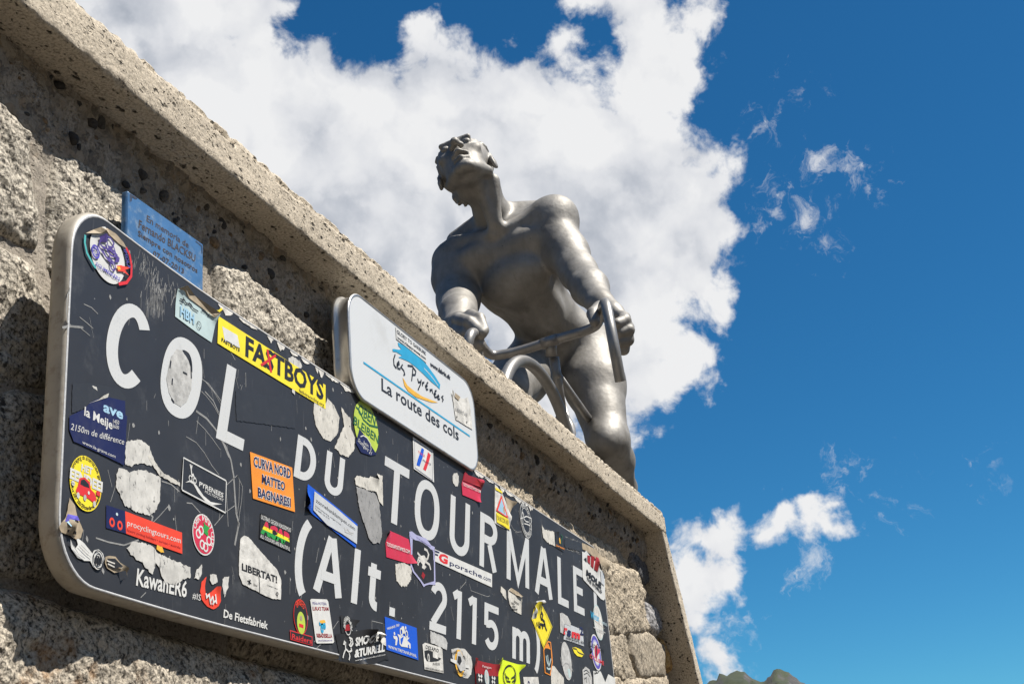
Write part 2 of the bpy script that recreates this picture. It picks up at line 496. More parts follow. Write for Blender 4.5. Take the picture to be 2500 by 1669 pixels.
def spx(pts, Y=YW): return [wpl(x, y, Y) for x, y in pts]
stone(spx([(-190,70),(0,225),(77,319),(90,400),(97,440),(115,530),(106,598),(51,578),(0,550),(-190,455)]), M_granite, .004, YW - .004, .014, .85, grow=.002)
stone(spx([(146,395),(150,372),(205,372),(300,452),(400,535),(470,592),(494,618),(496,720),(600,930),(300,930),(138,650),(140,500)]), M_granite, .004, YW, .013, .9, grow=.002)
stone(spx([(-190,510),(0,590),(50,618),(105,648),(140,800),(150,930),(60,925),(-190,900)]), M_granite, .004, YW, .014, .85)
stone(spx([(-190,930),(60,950),(150,960),(170,1200),(160,1400),(60,1395),(-190,1340)]), M_granite, .006, YW + .004, .018, 1.0)
stone(spx([(-190,1395),(0,1440),(60,1452),(210,1500),(500,1583),(640,1628),(650,1700),(650,1850),(-190,1850)], 1.04), M_rust, .0035, 1.034, .02, .9)
stone(spx([(664,1632),(830,1675),(1000,1750),(1010,1950),(668,1950)], 1.04), M_granite, .005, 1.036, .02, .9)
stone(spx([(545,650),(600,655),(700,742),(770,800),(812,835),(830,880),(1000,1080),(800,1100),(560,900),(550,760)]), M_granite, .004, YW - .004, .016, 1.0)
stone(spx([(838,872),(1000,985),(1170,1112),(1172,1250),(1000,1200),(850,1060)]), M_granite2, .006, YW, .02)
stone(spx([(1178,1100),(1240,1138),(1318,1206),(1325,1290),(1300,1335),(1190,1250)]), M_granite2, .006, YW + .026 - .006, .011, 0.84, grow=.013, soft=.008)
stone(spx([(1328,1214),(1400,1272),(1455,1328),(1478,1400),(1440,1420),(1345,1335)]), M_granite2, .006, YW + .034 - .006, .013, grow=.013, soft=.008)
stone(spx([(1484,1362),(1530,1385),(1568,1397),(1588,1440),(1588,1478),(1598,1530),(1560,1536),(1500,1542),(1488,1460)]), M_granite2, .006, YW + .016 - .006, .011, 0.91, grow=.013, soft=.008)
stone(spx([(1545,1312),(1590,1345),(1603,1390),(1604,1418),(1590,1416),(1565,1372)]), M_black, .007, YW + .022 - .006, .011, 0.56, grow=.002, soft=.008)
stone(spx([(1460,1300),(1500,1325),(1535,1340),(1555,1375),(1520,1370),(1480,1350)]), M_granite3, .007, YW + .03 - .006, .011, 0.49, grow=.013, soft=.008)
stone(spx([(1400,1265),(1450,1293),(1495,1318),(1455,1330),(1420,1300)]), M_granite2, .007, YW + .034 - .006, .011, 0.49, grow=.013, soft=.008)
stone(spx([(1597,1468),(1620,1480),(1633,1530),(1622,1544),(1602,1522)]), M_greyst, .006, YW + .018 - .006, .011, 0.70, grow=.004, soft=.008)
stone(spx([(1557,1546),(1600,1546),(1636,1575),(1640,1640),(1582,1643),(1562,1592)]), M_granite3, .007, YW + .018 - .006, .011, 0.42, grow=.013, soft=.008)
stone(spx([(1502,1550),(1547,1550),(1555,1600),(1572,1652),(1512,1642)]), M_granite2, .007, YW + .02 - .006, .011, 0.77, grow=.013, soft=.008)
stone(spx([(1508,1652),(1572,1662),(1650,1652),(1662,1790),(1515,1790)]), M_granite2, .008, YW + .02 - .006, .013, grow=.013, soft=.008)
stone(spx([(1638,1562),(1655,1598),(1657,1632),(1646,1622)]), M_ochre, .006, YW + .018 - .006, .011, 0.42, grow=.003, soft=.008)
stone(spx([(1610,1400),(1622,1415),(1632,1460),(1616,1455)]), M_granite3, .008, YW + .022 - .006, .011, 0.56, grow=.013, soft=.008)
# blocks outside the picture, in courses
zc = [.07, -.30, -.72, -1.14, -1.6]
for r_ in range(4):
    x = -2.45 + .2 * (r_ % 2)
    while x < xend(zc[r_ + 1]) - .3:
        w = random.uniform(.38, .72)
        x2 = min(x + w, xend(zc[r_]) - .04)
        j = lambda: random.uniform(-.015, .015)
        stone([(x + .02 + j(), zc[r_ + 1] + .02 + j()), (x2 - .02 + j(), zc[r_ + 1] + .02 + j()), (x2 - .02 + j(), zc[r_] - .02 + j()), (x + .02 + j(), zc[r_] - .02 + j())], random.choice([M_granite, M_granite2]), .02)
        x = x2 + .01
zc = [1.02, .66, .32, .07]
for r_ in range(3):
    x = -2.45 + .25 * (r_ % 2)
    while x < .70:
        x2 = min(x + random.uniform(.35, .6), 1.04)
        if 1.04 - x2 < .2: x2 = 1.04
        stone([(x + .02, zc[r_ + 1] + .02), (x2 - .02, zc[r_ + 1] + .025), (x2 - .02, zc[r_] - .02), (x + .02, zc[r_] - .02)], random.choice([M_granite, M_granite2]), .015)
        x = x2
for x0, x1, z0, z1 in [(2.30, 2.85, .09, .40), (2.88, 3.35, .09, .38), (3.38, 3.78, .09, .42), (1.75, 2.25, .34, .62), (2.28, 2.9, .43, .66), (2.93, 3.55, .42, .72), (3.80, 4.3, .09, .46), (4.33, 4.85, .09, .44)]:
    stone([(x0 + .01, z0 + .01), (x1 - .01, z0), (x1, z1 - .01), (x0, z1)], M_granite2, .012)

# aggregate showing in the bedding mortar under the coping
def pebble_cloud():
    V, F = [], []
    ico = bmesh.new(); bmesh.ops.create_icosphere(ico, subdivisions=2, radius=1)
    bv = np.array([v.co[:] for v in ico.verts]); bf = [tuple(v.index for v in f.verts) for f in ico.faces]; ico.free()
    for k in range(300):
        x = random.uniform(1.05, 4.45); z = ZB - min(abs(random.gauss(.04, .024)), .085) - .004
        r = random.choice([.004, .005, .006, .007, .009, .013])
        q = Matrix.Rotation(random.uniform(0, 6.3), 3, Vector(np.random.default_rng(k).normal(size=3)).normalized())
        s = np.array([1.2, .7, .8]) * r
        v = (bv * (1 + .16 * perlin(bv * 1.4 + k)[:, None])) * s
        v = v @ np.array(q)
        o = len(V); V += (v + (x, 1.0735, z + CZ)).tolist(); F += [tuple(i + o for i in f) for f in bf]
    return V, F
V, F = pebble_cloud()
def pebble_mat():
    m, n, b = new_mat('mixed_aggregate')
    geo = n.n.new('ShaderNodeNewGeometry')
    tc = n.n.new('ShaderNodeTexCoord').outputs['Object']
    c = n.ramp(geo.outputs['Random Per Island'], [(.0, (.035, .032, .030)), (.3, (.09, .075, .06)), (.5, (.05, .045, .04)), (.65, (.19, .13, .075)), (.8, (.28, .24, .19)), (.9, (.06, .055, .05))], 'CONSTANT')
    n.l.new(n.mix(n.sstep(n.noise(tc, 200, 4, .6), .45, .6), c, n.mix(1.0, c, (.5, .5, .5), 'MULTIPLY')), b.inputs['Base Color']); b.inputs['Roughness'].default_value = .85
    return m
pb = mesh_ob('pebbles', V, F, pebble_mat(), wall)
pb['kind'] = 'stuff'

# coping: concrete slabs with chipped arrises
def coping_slab(x0, x1, dy, dz, seed, step=.005):
    xs = np.arange(x0, x1 + 1e-6, step); xs[-1] = x1
    sec = [(1.30, ZB + .01), (1.16, ZB), (1.10, ZB)] + [(y, ZB) for y in np.arange(1.085, YC + .006, -.005)]
    sec += [(YC + .0035, ZB + .0008), (YC + .0008, ZB + .0035)] + [(YC, z) for z in np.arange(ZB + .007, ZT - .005, .005)]
    sec += [(YC + .0008, ZT - .0035), (YC + .004, ZT - .0006)] + [(y, ZT) for y in np.arange(YC + .01, YC + .08, .008)] + [(YC + .12, ZT), (1.26, ZT), (1.30, ZT - .005)]
    sec = np.array(sec)
    T = np.gradient(sec, axis=0); T /= np.linalg.norm(T, axis=1)[:, None]
    nrm = np.stack([T[:, 1] * -1, T[:, 0]], -1) * -1           # outward
    cen = np.array([1.15, (ZB + ZT) / 2])
    flip = ((sec - cen) * nrm).sum(1) < 0
    nrm[flip] *= -1
    X = np.repeat(xs[:, None], len(sec), 1)
    Y = np.repeat(sec[None, :, 0], len(xs), 0); Z = np.repeat(sec[None, :, 1], len(xs), 0)
    p = np.stack([X, Y, Z], -1)
    d = .0018 * fbm(p * 12 + seed, 3) + .0012 * fbm(p * 55 + seed, 3, .6) + .0012 * fbm(p * 160, 2)
    # chips along both front edges, deeper on the top one where the crust has broken away
    et = np.exp(-((Y - YC) ** 2 + (Z - ZT) ** 2) / .011 ** 2); eb = np.exp(-((Y - YC) ** 2 + (Z - ZB) ** 2) / .008 ** 2)
    q = np.stack([X[:, :1] * 30, X[:, :1] * 0 + seed, X[:, :1] * 0], -1)
    d -= et * (.004 + .016 * np.clip(fbm(q, 4, .6) + .05, 0, 1)) + eb * (.001 + .014 * np.clip(fbm(q * .8 + 9, 4, .6) - .05, 0, 1))
    crust = (np.abs(Z - (ZT - .016 - .006 * fbm(q * .4 + 3, 2))) < .003) & (Y < YC + .01)
    d -= crust * .0065 * (fbm(q * .3 + 5, 3) > -.1)
    Y = Y + nrm[None, :, 0] * d + dy; Z = Z + nrm[None, :, 1] * d + dz
    nx, ns = X.shape
    V = np.stack([X, Y, Z + CZ], -1).reshape(-1, 3)
    F = grid_faces(nx, ns).tolist()
    F += [tuple(range(ns))[::-1], tuple((nx - 1) * ns + i for i in range(ns))]
    return V, F
for x0, x1, dy, dz, sd in [(-2.5, .62, 0, 0, 3), (.628, 3.74, 0, 0, 11), (3.747, XE + .082, .002, -.002, 23)]:
    V, F = coping_slab(x0, x1, dy, dz, sd, .02 if x1 < 1 else .0045)
    ob = mesh_ob('coping_slab', V, F, M_coping, wall)
    ob.data.polygons.foreach_set('use_smooth', np.array([len(p.vertices) == 4 for p in ob.data.polygons]))
# sloping end: the coping turns down the battered end of the wall
def end_coping():
    ts = np.concatenate([np.arange(0, .75, .008), np.linspace(.75, 2.72, 60)])     # drop below the coping underside
    TH = .085
    sec = [(0, 1.14), (0, 1.07), (0, 1.05), (0, 1.03), (0, 1.015), (0, YC + .008), (.002, YC + .002), (.008, YC), (.03, YC), (TH - .02, YC), (TH - .006, YC + .001), (TH, YC + .006), (TH, 1.05), (TH, 1.12), (TH, 1.215)]
    V = []
    for t in ts:
        for u, y in sec:
            V.append((XE + t * SL + u, y, CZ + ZB - t + (0 if u < .01 else .0)))
    V = np.array(V)
    n0 = len(sec)
    dsp = fbm(V * 14, 4, .6) * .0035 + fbm(V * 60, 3) * .0015
    V[:, 1] += dsp; V[:, 0] += dsp * .8
    nr = len(ts)
    F = grid_faces(nr, n0, True).tolist() + [tuple(range(n0)), tuple((nr - 1) * n0 + i for i in range(n0))[::-1]]
    return V, F
V, F = end_coping()
mesh_ob('end_coping', V, F, M_coping, wall)
# ------------------------------------------------------------------ sign surfaces
class Surf:
    """an upright sign face; maps photo pixels to (X, Z) on it and (X, Z, lift) to the world"""
    def __init__(s, Y0, bend=None): s.Y0 = Y0; s.bend = bend
    def y(s, X):
        X = np.asarray(X, float)
        return s.Y0 - (s.bend(X) if s.bend else 0 * X)
    def px(s, x, y):
        Y = s.Y0
        for _ in range(6):
            X, Z = wpl(x, y, Y); Y = float(s.y(X))
        return np.array([X, Z])
    def w(s, XZ, lift=0.0):
        XZ = np.asarray(XZ, float).reshape(-1, 2)
        return np.stack([XZ[:, 0], s.y(XZ[:, 0]) - lift, XZ[:, 1] + CZ], -1)

S_main = Surf(1.0, lambda X: .022 * np.clip((1.62 - X) / .40, 0, 1.2) ** 1.6)
S_white = Surf(.992)
S_plaque = Surf(1.040)

def rrect(x0, x1, z0, z1, r, n=10, seg=.05):
    pts = []
    for cx, cz, a0 in ((x1 - r, z1 - r, 0), (x0 + r, z1 - r, 90), (x0 + r, z0 + r, 180), (x1 - r, z0 + r, 270)):
        for k in range(n + 1):
            a = R(a0 + 90 * k / n); pts.append((cx + r * math.cos(a), cz + r * math.sin(a)))
    out = []
    for i, p in enumerate(pts):
        q = pts[(i + 1) % len(pts)]; L = math.dist(p, q); m = max(1, int(L / seg))
        out += [(p[0] + (q[0] - p[0]) * k / m, p[1] + (q[1] - p[1]) * k / m) for k in range(m)]
    return np.array(out)

def sign_box(S, x0, x1, z0, z1, r, prof, mat, parent, name):
    """rim swept round a rounded rectangle; prof = [(inset, lift)] from back to front"""
    base = rrect(x0, x1, z0, z1, r)
    rows = []
    for ins, lift in prof:
        o = rrect(x0 + ins, x1 - ins, z0 + ins, z1 - ins, max(r - ins, .004), seg=.05)
        k = np.linspace(0, 1, len(base), endpoint=False)
        # resample every loop so that they share indices
        o = np.stack([x0 + ins + (base[:, 0] - x0) / (x1 - x0) * (x1 - x0 - 2 * ins), z0 + ins + (base[:, 1] - z0) / (z1 - z0) * (z1 - z0 - 2 * ins)], -1)
        rows.append(S.w(o, lift))
    n = len(base)
    V = np.concatenate(rows); F = []
    for j in range(len(prof) - 1):
        for i in range(n):
            F.append((j * n + i, j * n + (i + 1) % n, (j + 1) * n + (i + 1) % n, (j + 1) * n + i))
    return mesh_ob(name, V, F, mat, parent)

def tri_fill(loop, spacing=None, max_pts=1500):
    """constrained triangulation of a closed loop (optionally with inner points)"""
    pts = [Vector((float(a), float(b))) for a, b in loop]
    n = len(pts)
    if spacing:
        L = np.array(loop); lo, hi = L.min(0), L.max(0)
        gx = np.arange(lo[0] + spacing / 2, hi[0], spacing); gz = np.arange(lo[1] + spacing / 2, hi[1], spacing)
        G = np.stack(np.meshgrid(gx, gz, indexing='ij'), -1).reshape(-1, 2)
        if len(G):
            G = G[poly_sd(G, L) > spacing * .35][:max_pts]
            pts += [Vector((float(a), float(b))) for a, b in G]
    v, e, f, *_ = delaunay_2d_cdt(pts, [(i, (i + 1) % n) for i in range(n)], [], 1, 1e-6)
    return np.array([p[:] for p in v]), [tuple(q) for q in f]

def panel_mat():
    m, n, b = new_mat('worn_navy_sign_face')
    tc = n.n.new('ShaderNodeTexCoord').outputs['Object']
    base = n.ramp(n.noise(tc, 4, 6, .65), [(.3, (.023, .0245, .029)), (.7, (.035, .038, .046))])
    # scratch fields: stretched noise in two directions
    def scr(rot, sc_, lo, hi, amt):
        mp = n.n.new('ShaderNodeMapping'); mp.inputs['Rotation'].default_value = (0, rot, 0); mp.inputs['Scale'].default_value = sc_
        n.l.new(tc, mp.inputs[0])
        return n.m('MULTIPLY', n.sstep(n.noise(mp.outputs[0], 1, 4, .6), lo, hi), amt)
    s1 = n.m('MULTIPLY', scr(R(8), (260, 1, 9), .62, .75, .5), n.sstep(n.noise(tc, 3.2, 3, .5), .46, .62))
    s2 = n.m('MULTIPLY', scr(R(62), (200, 1, 7), .66, .76, .6), n.sstep(n.noise(tc, 4.1, 3, .5), .5, .66))
    smear = n.m('MULTIPLY', n.sstep(n.noise(tc, 13, 6, .7), .54, .75), .16)
    f = n.m('MINIMUM', n.m('ADD', n.m('MAXIMUM', s1, s2), smear), .8)
    chips = n.m('SUBTRACT', 1.0, n.sstep(n.vor(tc, 46), .035, .06))
    chips = n.m('MULTIPLY', chips, n.sstep(n.noise(tc, 7, 2, .5), .54, .62))
    base = n.mix(n.m('MAXIMUM', n.m('MULTIPLY', f, .55), chips), base, (.42, .43, .43))
    n.l.new(base, b.inputs['Base Color'])
    n.l.new(n.m('ADD', .34, n.m('MULTIPLY', n.noise(tc, 9, 5, .6), .22)), b.inputs['Roughness'])
    b.inputs['Specular IOR Level'].default_value = .42
    return m
M_panel = panel_mat()
M_rim = plain('beige_painted_aluminium', (.36, .325, .27), .55, .0, .12, 25, .3, dirt=((.22, .18, .14), 60, .8))
M_edge = plain('bare_aluminium_edge', (.55, .55, .55), .5, .3, .15, 60, .3)
def refl(name, c, tint):
    m, n, b = new_mat(name)
    tc = n.n.new('ShaderNodeTexCoord').outputs['Object']
    cell = n.sstep(n.vor(tc, 150, rand=.15), .14, .24)
    base = n.mix(n.m('MULTIPLY', n.m('SUBTRACT', 1.0, cell), .45), c, tint)
    base = n.mix(n.m('MULTIPLY', n.sstep(n.noise(tc, 16, 6, .7), .55, .8), .35), base, tuple(.55 * x for x in c))
    n.l.new(base, b.inputs['Base Color']); b.inputs['Roughness'].default_value = .38
    return m
M_white = refl('white_reflective_film', (.56, .57, .57), (.43, .45, .48))
def board_mat():
    m, n, b = new_mat('white_ribbed_reflective_sheet')
    tc = n.n.new('ShaderNodeTexCoord').outputs['Object']
    w = n.n.new('ShaderNodeTexWave'); w.wave_type = 'BANDS'; w.bands_direction = 'DIAGONAL'; w.inputs['Scale'].default_value = 75; w.inputs['Distortion'].default_value = .3
    n.l.new(tc, w.inputs['Vector'])
    base = n.ramp(w.outputs['Fac'], [(.2, (.585, .60, .61)), (.8, (.625, .64, .645))])
    base = n.mix(n.m('MULTIPLY', n.sstep(n.noise(tc, 9, 6, .7), .52, .75), .3), base, (.40, .39, .36))
    n.l.new(base, b.inputs['Base Color']); b.inputs['Roughness'].default_value = .34
    return m
M_board = board_mat()
M_alu = plain('dull_aluminium', (.62, .61, .58), .36, .85, .12, 20, .2, dirt=((.30, .24, .17), 12, .6))

# ------------------------------------------------------------------ main sign
main = thing('road_sign', (2.4, 1.0, 2), 'long dark navy mountain-pass road sign in white capitals, crowded with stickers', 'sign')
MX0, MX1, MZ0, MZ1 = 1.222, 3.660, .356, .859
sign_box(S_main, MX0, MX1, MZ0, MZ1, .078, [(.012, -.030), (.002, -.028), (0, -.022), (0, -.006), (.0015, -.0015), (.004, 0)], M_rim, main, 'rim')
sign_box(S_main, MX0, MX1, MZ0, MZ1, .078, [(.0030, -.0002), (.0040, .0007), (.0058, .0006), (.0070, -.0010)], M_edge, main, 'edge_trim')
L = rrect(MX0 + .0055, MX1 - .0055, MZ0 + .0055, MZ1 - .0055, .0725)
v2, f2 = tri_fill(L, .05)
mesh_ob('panel', S_main.w(v2, 0.0), f2, M_panel, main)
L = rrect(MX0 + .012, MX1 - .012, MZ0 + .012, MZ1 - .012, .068)
v2, f2 = tri_fill(L, .05)
mesh_ob('back_plate', S_main.w(v2, -.027), f2, M_alu, main)
for z in (.47, .74):
    V, F = box_geo(MX0 + .15, MX1 - .15, 1.0295, 1.054, z - .02 + CZ, z + .02 + CZ)
    mesh_ob('mounting_rail', V, F, M_alu, main, smooth=False)

# scuffed upper edge: bites where the film has broken away from the rim
def edge_scuffs():
    parts = []
    rg = random.Random(5)
    x = 1.6
    while x < 3.05:
        w = rg.uniform(.012, .06); h = rg.uniform(.004, .013)
        n = max(5, int(w / .006))
        top = [(x + w * k / n, MZ1 - .007) for k in range(n + 1)]
        bot = [(x + w * k / n, MZ1 - .009 - h * math.sin(math.pi * k / n) * rg.uniform(.35, 1)) for k in range(n, -1, -1)]
        v, f = tri_fill(top + bot); parts.append((S_main.w(v, .0010), f))
        x += w * rg.uniform(.8, 1.8)
    return join_geo(parts)
V, F = edge_scuffs()
sf = mesh_ob('edge_scuffs', V, F, plain('scuffed_white_film', (.58, .56, .52), .7, 0, .35, 90), main)
sf['kind'] = 'stuff'

# ------------------------------------------------------------------ road lettering, drawn as strokes on the slanted alphabet
def stroke_poly(pts, w, closed=False):
    P = np.asarray(pts, float)
    T = (np.roll(P, -1, 0) - np.roll(P, 1, 0)) if closed else np.gradient(P, axis=0)
    if not closed and len(P) > 2:
        seg = np.diff(P, axis=0); seg /= np.linalg.norm(seg, axis=1)[:, None]
        T = np.concatenate([[seg[0]], seg[:-1] + seg[1:], [seg[-1]]])
    T /= np.linalg.norm(T, axis=1)[:, None]
    Nn = np.stack([-T[:, 1], T[:, 0]], -1)
    k = np.ones(len(P))
    if not closed and len(P) > 2:
        c = (seg[:-1] * seg[1:]).sum(1); k[1:-1] = 1 / np.sqrt(np.clip((1 + c) / 2, .25, 1))
    w = np.asarray(w) if not np.isscalar(w) else w
    off = Nn * (k * w / 2)[:, None]
    A, B = P + off, P - off
    n = len(P)
    V = np.concatenate([A, B])
    F = [(i, (i + 1) % n, n + (i + 1) % n, n + i) for i in range(n if closed else n - 1)]
    return V, F

def arc(cx, cy, rx, ry, a0, a1, n=22):
    return [(cx + rx * math.cos(R(a0 + (a1 - a0) * k / n)), cy + ry * math.sin(R(a0 + (a1 - a0) * k / n))) for k in range(n + 1)]

def glyph(ch, w, h, t):
    """list of (points, closed) centre-lines inside a w x h box for stroke t"""
    a = t / 2; W, H = w - a, h - a
    cx, cy, rx, ry = w / 2, h / 2, w / 2 - a, h / 2 - a
    if ch == 'C': return [(arc(cx, cy, rx * 1.04, ry, 42, 318, 34), 0)]
    if ch == 'O':
        return [([(cx + rx * math.copysign(abs(math.cos(x)) ** .86, math.cos(x)), cy + ry * math.copysign(abs(math.sin(x)) ** .86, math.sin(x))) for x in np.linspace(0, 2 * math.pi, 44, endpoint=False)], 1)]
    if ch == 'L': return [([(a, h), (a, 0)], 0), ([(t, a), (w, a)], 0)]
    if ch == 'D': return [([(a, h), (a, 0)], 0), ([(t, H), (w * .35, H)] + arc(w * .35, cy, w * .65 - a, ry, 80, -80) + [(w * .35, a), (t, a)], 0)]
    if ch == 'U': return [([(a, h)] + arc(cx, rx + a, rx, rx, 180, 360) + [(W, h)], 0)]
    if ch == 'T': return [([(0, H), (w, H)], 0), ([(cx, H - a), (cx, 0)], 0)]
    if ch == 'R':
        b = h * .54
        return [([(a, h), (a, 0)], 0), ([(t, H), (w * .5, H)] + arc(w * .5, (H + b) / 2, w * .46 - a, (H - b) / 2, 85, -85, 14) + [(w * .5, b), (t, b)], 0), ([(w * .52, b - a), (W - .004, 0)], 0)]
    if ch == 'M': return [([(a, 0), (a, h)], 0), ([(W, 0), (W, h)], 0), ([(a, h - a * .4), (cx, h * .06), (W, h - a * .4)], 0)]
    if ch == 'A': return [([(a * .9, 0), (cx - a * .25, h)], 0), ([(w - a * .9, 0), (cx + a * .25, h)], 0), ([(w * .22, h * .30), (w * .78, h * .30)], 0)]
    if ch == 'E': return [([(a, h), (a, 0)], 0), ([(t, H), (w, H)], 0), ([(t, cy), (w * .88, cy)], 0), ([(t, a), (w, a)], 0)]
    if ch == '(': return [(arc(w * 2.2, cy, w * 2.2 - a, h * .56, 115, 245, 16), 0)]
    if ch == ')': return [(arc(-w * 1.2, cy, w * 2.2 - a, h * .56, 65, -65, 16), 0)]
    if ch == 'l': return [([(a, h), (a, 0)], 0)]
    if ch == 't': return [([(w * .42, h)] + arc(w * .42 + w * .40, a + w * .40, w * .40, w * .40, 180, 275, 10), 0), ([(0, h * .80), (w, h * .80)], 0)]
    if ch == '.': return [([(a, 0), (a, t * .95)], 0)]
    if ch == '2': return [(arc(cx, h * .70, rx, h * .30 - a, 165, -28, 18) + [(a * 1.3, t * .9)], 0), ([(0, a), (w, a)], 0)]
    if ch == '1': return [([(W, h), (W, 0)], 0), ([(0, h * .84), (W - a * .6, h - a * .6)], 0)]
    if ch == '5': return [([(w, H), (a, H)], 0), ([(a, H + a), (a, h * .50)], 0), ([(a, h * .54)] + arc(cx, h * .33, rx, h * .33 - a, 118, -150, 22), 0)]
    if ch == 'm':
        q = (w - t) / 2; r_ = q / 2
        return [([(a, 0), (a, h)], 0), ([(a, h * .55)] + arc(a + r_, h - r_ - a, r_, r_, 180, 0, 10) + [(a + q, 0)], 0), ([(a + q, h * .55)] + arc(a + q + r_, h - r_ - a, r_, r_, 180, 0, 10) + [(W, 0)], 0)]
    return []

SLANT = .25
def road_letter(ch, x0, x1, z0, h, t):
    parts = []
    for k, (pts, closed) in enumerate(glyph(ch, (x1 - x0) / 1.38, h, t / 1.38)):
        v, f = stroke_poly(pts, t / 1.38, closed)
        v[:, 0] *= 1.38
        v = np.stack([x0 + v[:, 0] + SLANT * (v[:, 1] + z0 - .634), z0 + v[:, 1]], -1)
        parts.append((S_main.w(v, .0005 + .0001 * k), f))
    V, F = join_geo(parts)
    mesh_ob('letter', V, F, M_white, main, smooth=False)
for ch, a, b in [('C', 1.299, 1.398), ('O', 1.432, 1.536), ('L', 1.594, 1.670), ('T', 2.156, 2.268), ('O', 2.301, 2.424), ('U', 2.480, 2.590), ('R', 2.651, 2.763),
                 ('M', 2.821, 2.976), ('A', 3.019, 3.152), ('L', 3.197, 3.285), ('E', 3.331, 3.424), ('T', 3.475, 3.588)]:
    road_letter(ch, a, b, .633, .128, .0268 if a < 2.9 else .0280)
for ch, a, b in [('D', 1.827, 1.896), ('U', 1.930, 1.998)]:
    road_letter(ch, a, b, .632, .077, .0195)
for ch, a, b, z, h in [('(', 1.860, 1.884, .443, .120), ('A', 1.928, 2.027, .455, .100), ('l', 2.062, 2.084, .455, .099), ('t', 2.119, 2.170, .454, .086), ('.', 2.215, 2.236, .455, .02),
                       ('2', 2.396, 2.478, .454, .102), ('1', 2.512, 2.556, .454, .102), ('1', 2.596, 2.640, .454, .102), ('5', 2.685, 2.771, .454, .101), ('m', 2.860, 2.978, .452, .073), (')', 3.030, 3.052, .440, .115)]:
    road_letter(ch, a, b, z, h, .0232)
# ------------------------------------------------------------------ printing helpers
ZM = {1: (60, 460, 3.92), 2: (60, 860, 3.92), 3: (60, 1200, 3.92), 4: (500, 700, 3.92), 5: (500, 1060, 3.92), 6: (500, 1340, 4.698), 7: (780, 680, 3.409),
      8: (900, 1060, 4.6125), 9: (900, 1340, 4.765), 10: (1200, 1140, 5.6), 11: (1200, 1380, 5.425)}
def zp(z, x, y):
    a, b, s = ZM[z]; return (a + x / s, b + y / s)

_txt = {}
def text_geo(s, bold=0.0):
    key = (s, bold)
    if key not in _txt:
        cu = bpy.data.curves.new('t', 'FONT'); cu.body = s; cu.resolution_u = 2; cu.offset = bold; cu.fill_mode = 'FRONT'
        ob = bpy.data.objects.new('t', cu)
        me = bpy.data.meshes.new_from_object(ob)
        V = np.array([v.co[:2] for v in me.vertices]).reshape(-1, 2); F = [tuple(p.vertices) for p in me.polygons]
        bpy.data.objects.remove(ob); bpy.data.curves.remove(cu); bpy.data.meshes.remove(me)
        _txt[key] = (V, F)
    V, F = _txt[key]
    return V.copy(), list(F)
CAP = text_geo('H')[0][:, 1].max()

C_ = dict(white=(.62, .62, .60), offw=(.54, .53, .50), grey=(.42, .42, .41), paper=(.56, .54, .49), tan=(.36, .29, .20), black=(.02, .02, .022), navy=(.012, .016, .075), yellow=(.82, .67, .03),
          orange=(.80, .27, .03), red=(.62, .03, .035), dred=(.30, .015, .02), brick=(.72, .06, .03), pink=(.55, .03, .07), green=(.03, .30, .06), lime=(.44, .56, .07), fluo=(.66, .80, .02),
          blue=(.01, .09, .55), cyan=(.03, .33, .56), teal=(.08, .40, .40), lblue=(.33, .53, .68), sky=(.50, .62, .66), purple=(.09, .06, .25), dgreen=(.02, .11, .05), lav=(.38, .38, .58),
          silver=(.50, .52, .54), gold=(.75, .42, .05), wash=(.45, .56, .56), film=(.031, .033, .038), smear=(.28, .28, .28), dark=(.025, .027, .033), violet=(.10, .08, .42))
def ink(c, rough=.42):
    if c.startswith('res_'):
        key = 'glue_and_paper_' + c[4:]
        if key in _mats: return _mats[key]
        m, n, b = new_mat(key); cc_ = C_[c[4:]]
        tc = n.n.new('ShaderNodeTexCoord').outputs['Object']
        mp = n.n.new('ShaderNodeMapping'); mp.inputs['Rotation'].default_value = (0, R(14), 0); mp.inputs['Scale'].default_value = (150, 1, 38); n.l.new(tc, mp.inputs[0])
        st = n.noise(mp.outputs[0], 1, 5, .68)
        sp = n.noise(tc, 70, 6, .7)
        base = n.ramp(n.noise(tc, 45, 5, .65), [(.3, tuple(x * .72 for x in cc_)), (.7, tuple(min(1, x * 1.12) for x in cc_))])
        hole = n.m('MAXIMUM', n.sstep(st, .57, .66), n.sstep(sp, .60, .66))
        base = n.mix(n.m('MULTIPLY', hole, .88), base, (.05, .052, .058))
        n.l.new(base, b.inputs['Base Color']); b.inputs['Roughness'].default_value = .75
        _mats[key] = m
        return m
    col_ = C_[c]
    if c in ('paper', 'offw', 'grey', 'smear'):
        return plain('vinyl_' + c, col_, .75, 0, .28, 55, .3, dirt=(tuple(x * .45 for x in col_), 40, .7))
    if c == 'tan': return plain('vinyl_tan', col_, .6, 0, .3, 40, .2)
    return plain('vinyl_' + c, col_, rough, 0, .10, 35, 0, dirt=(tuple(x * .75 + .03 for x in col_), 30, .5))

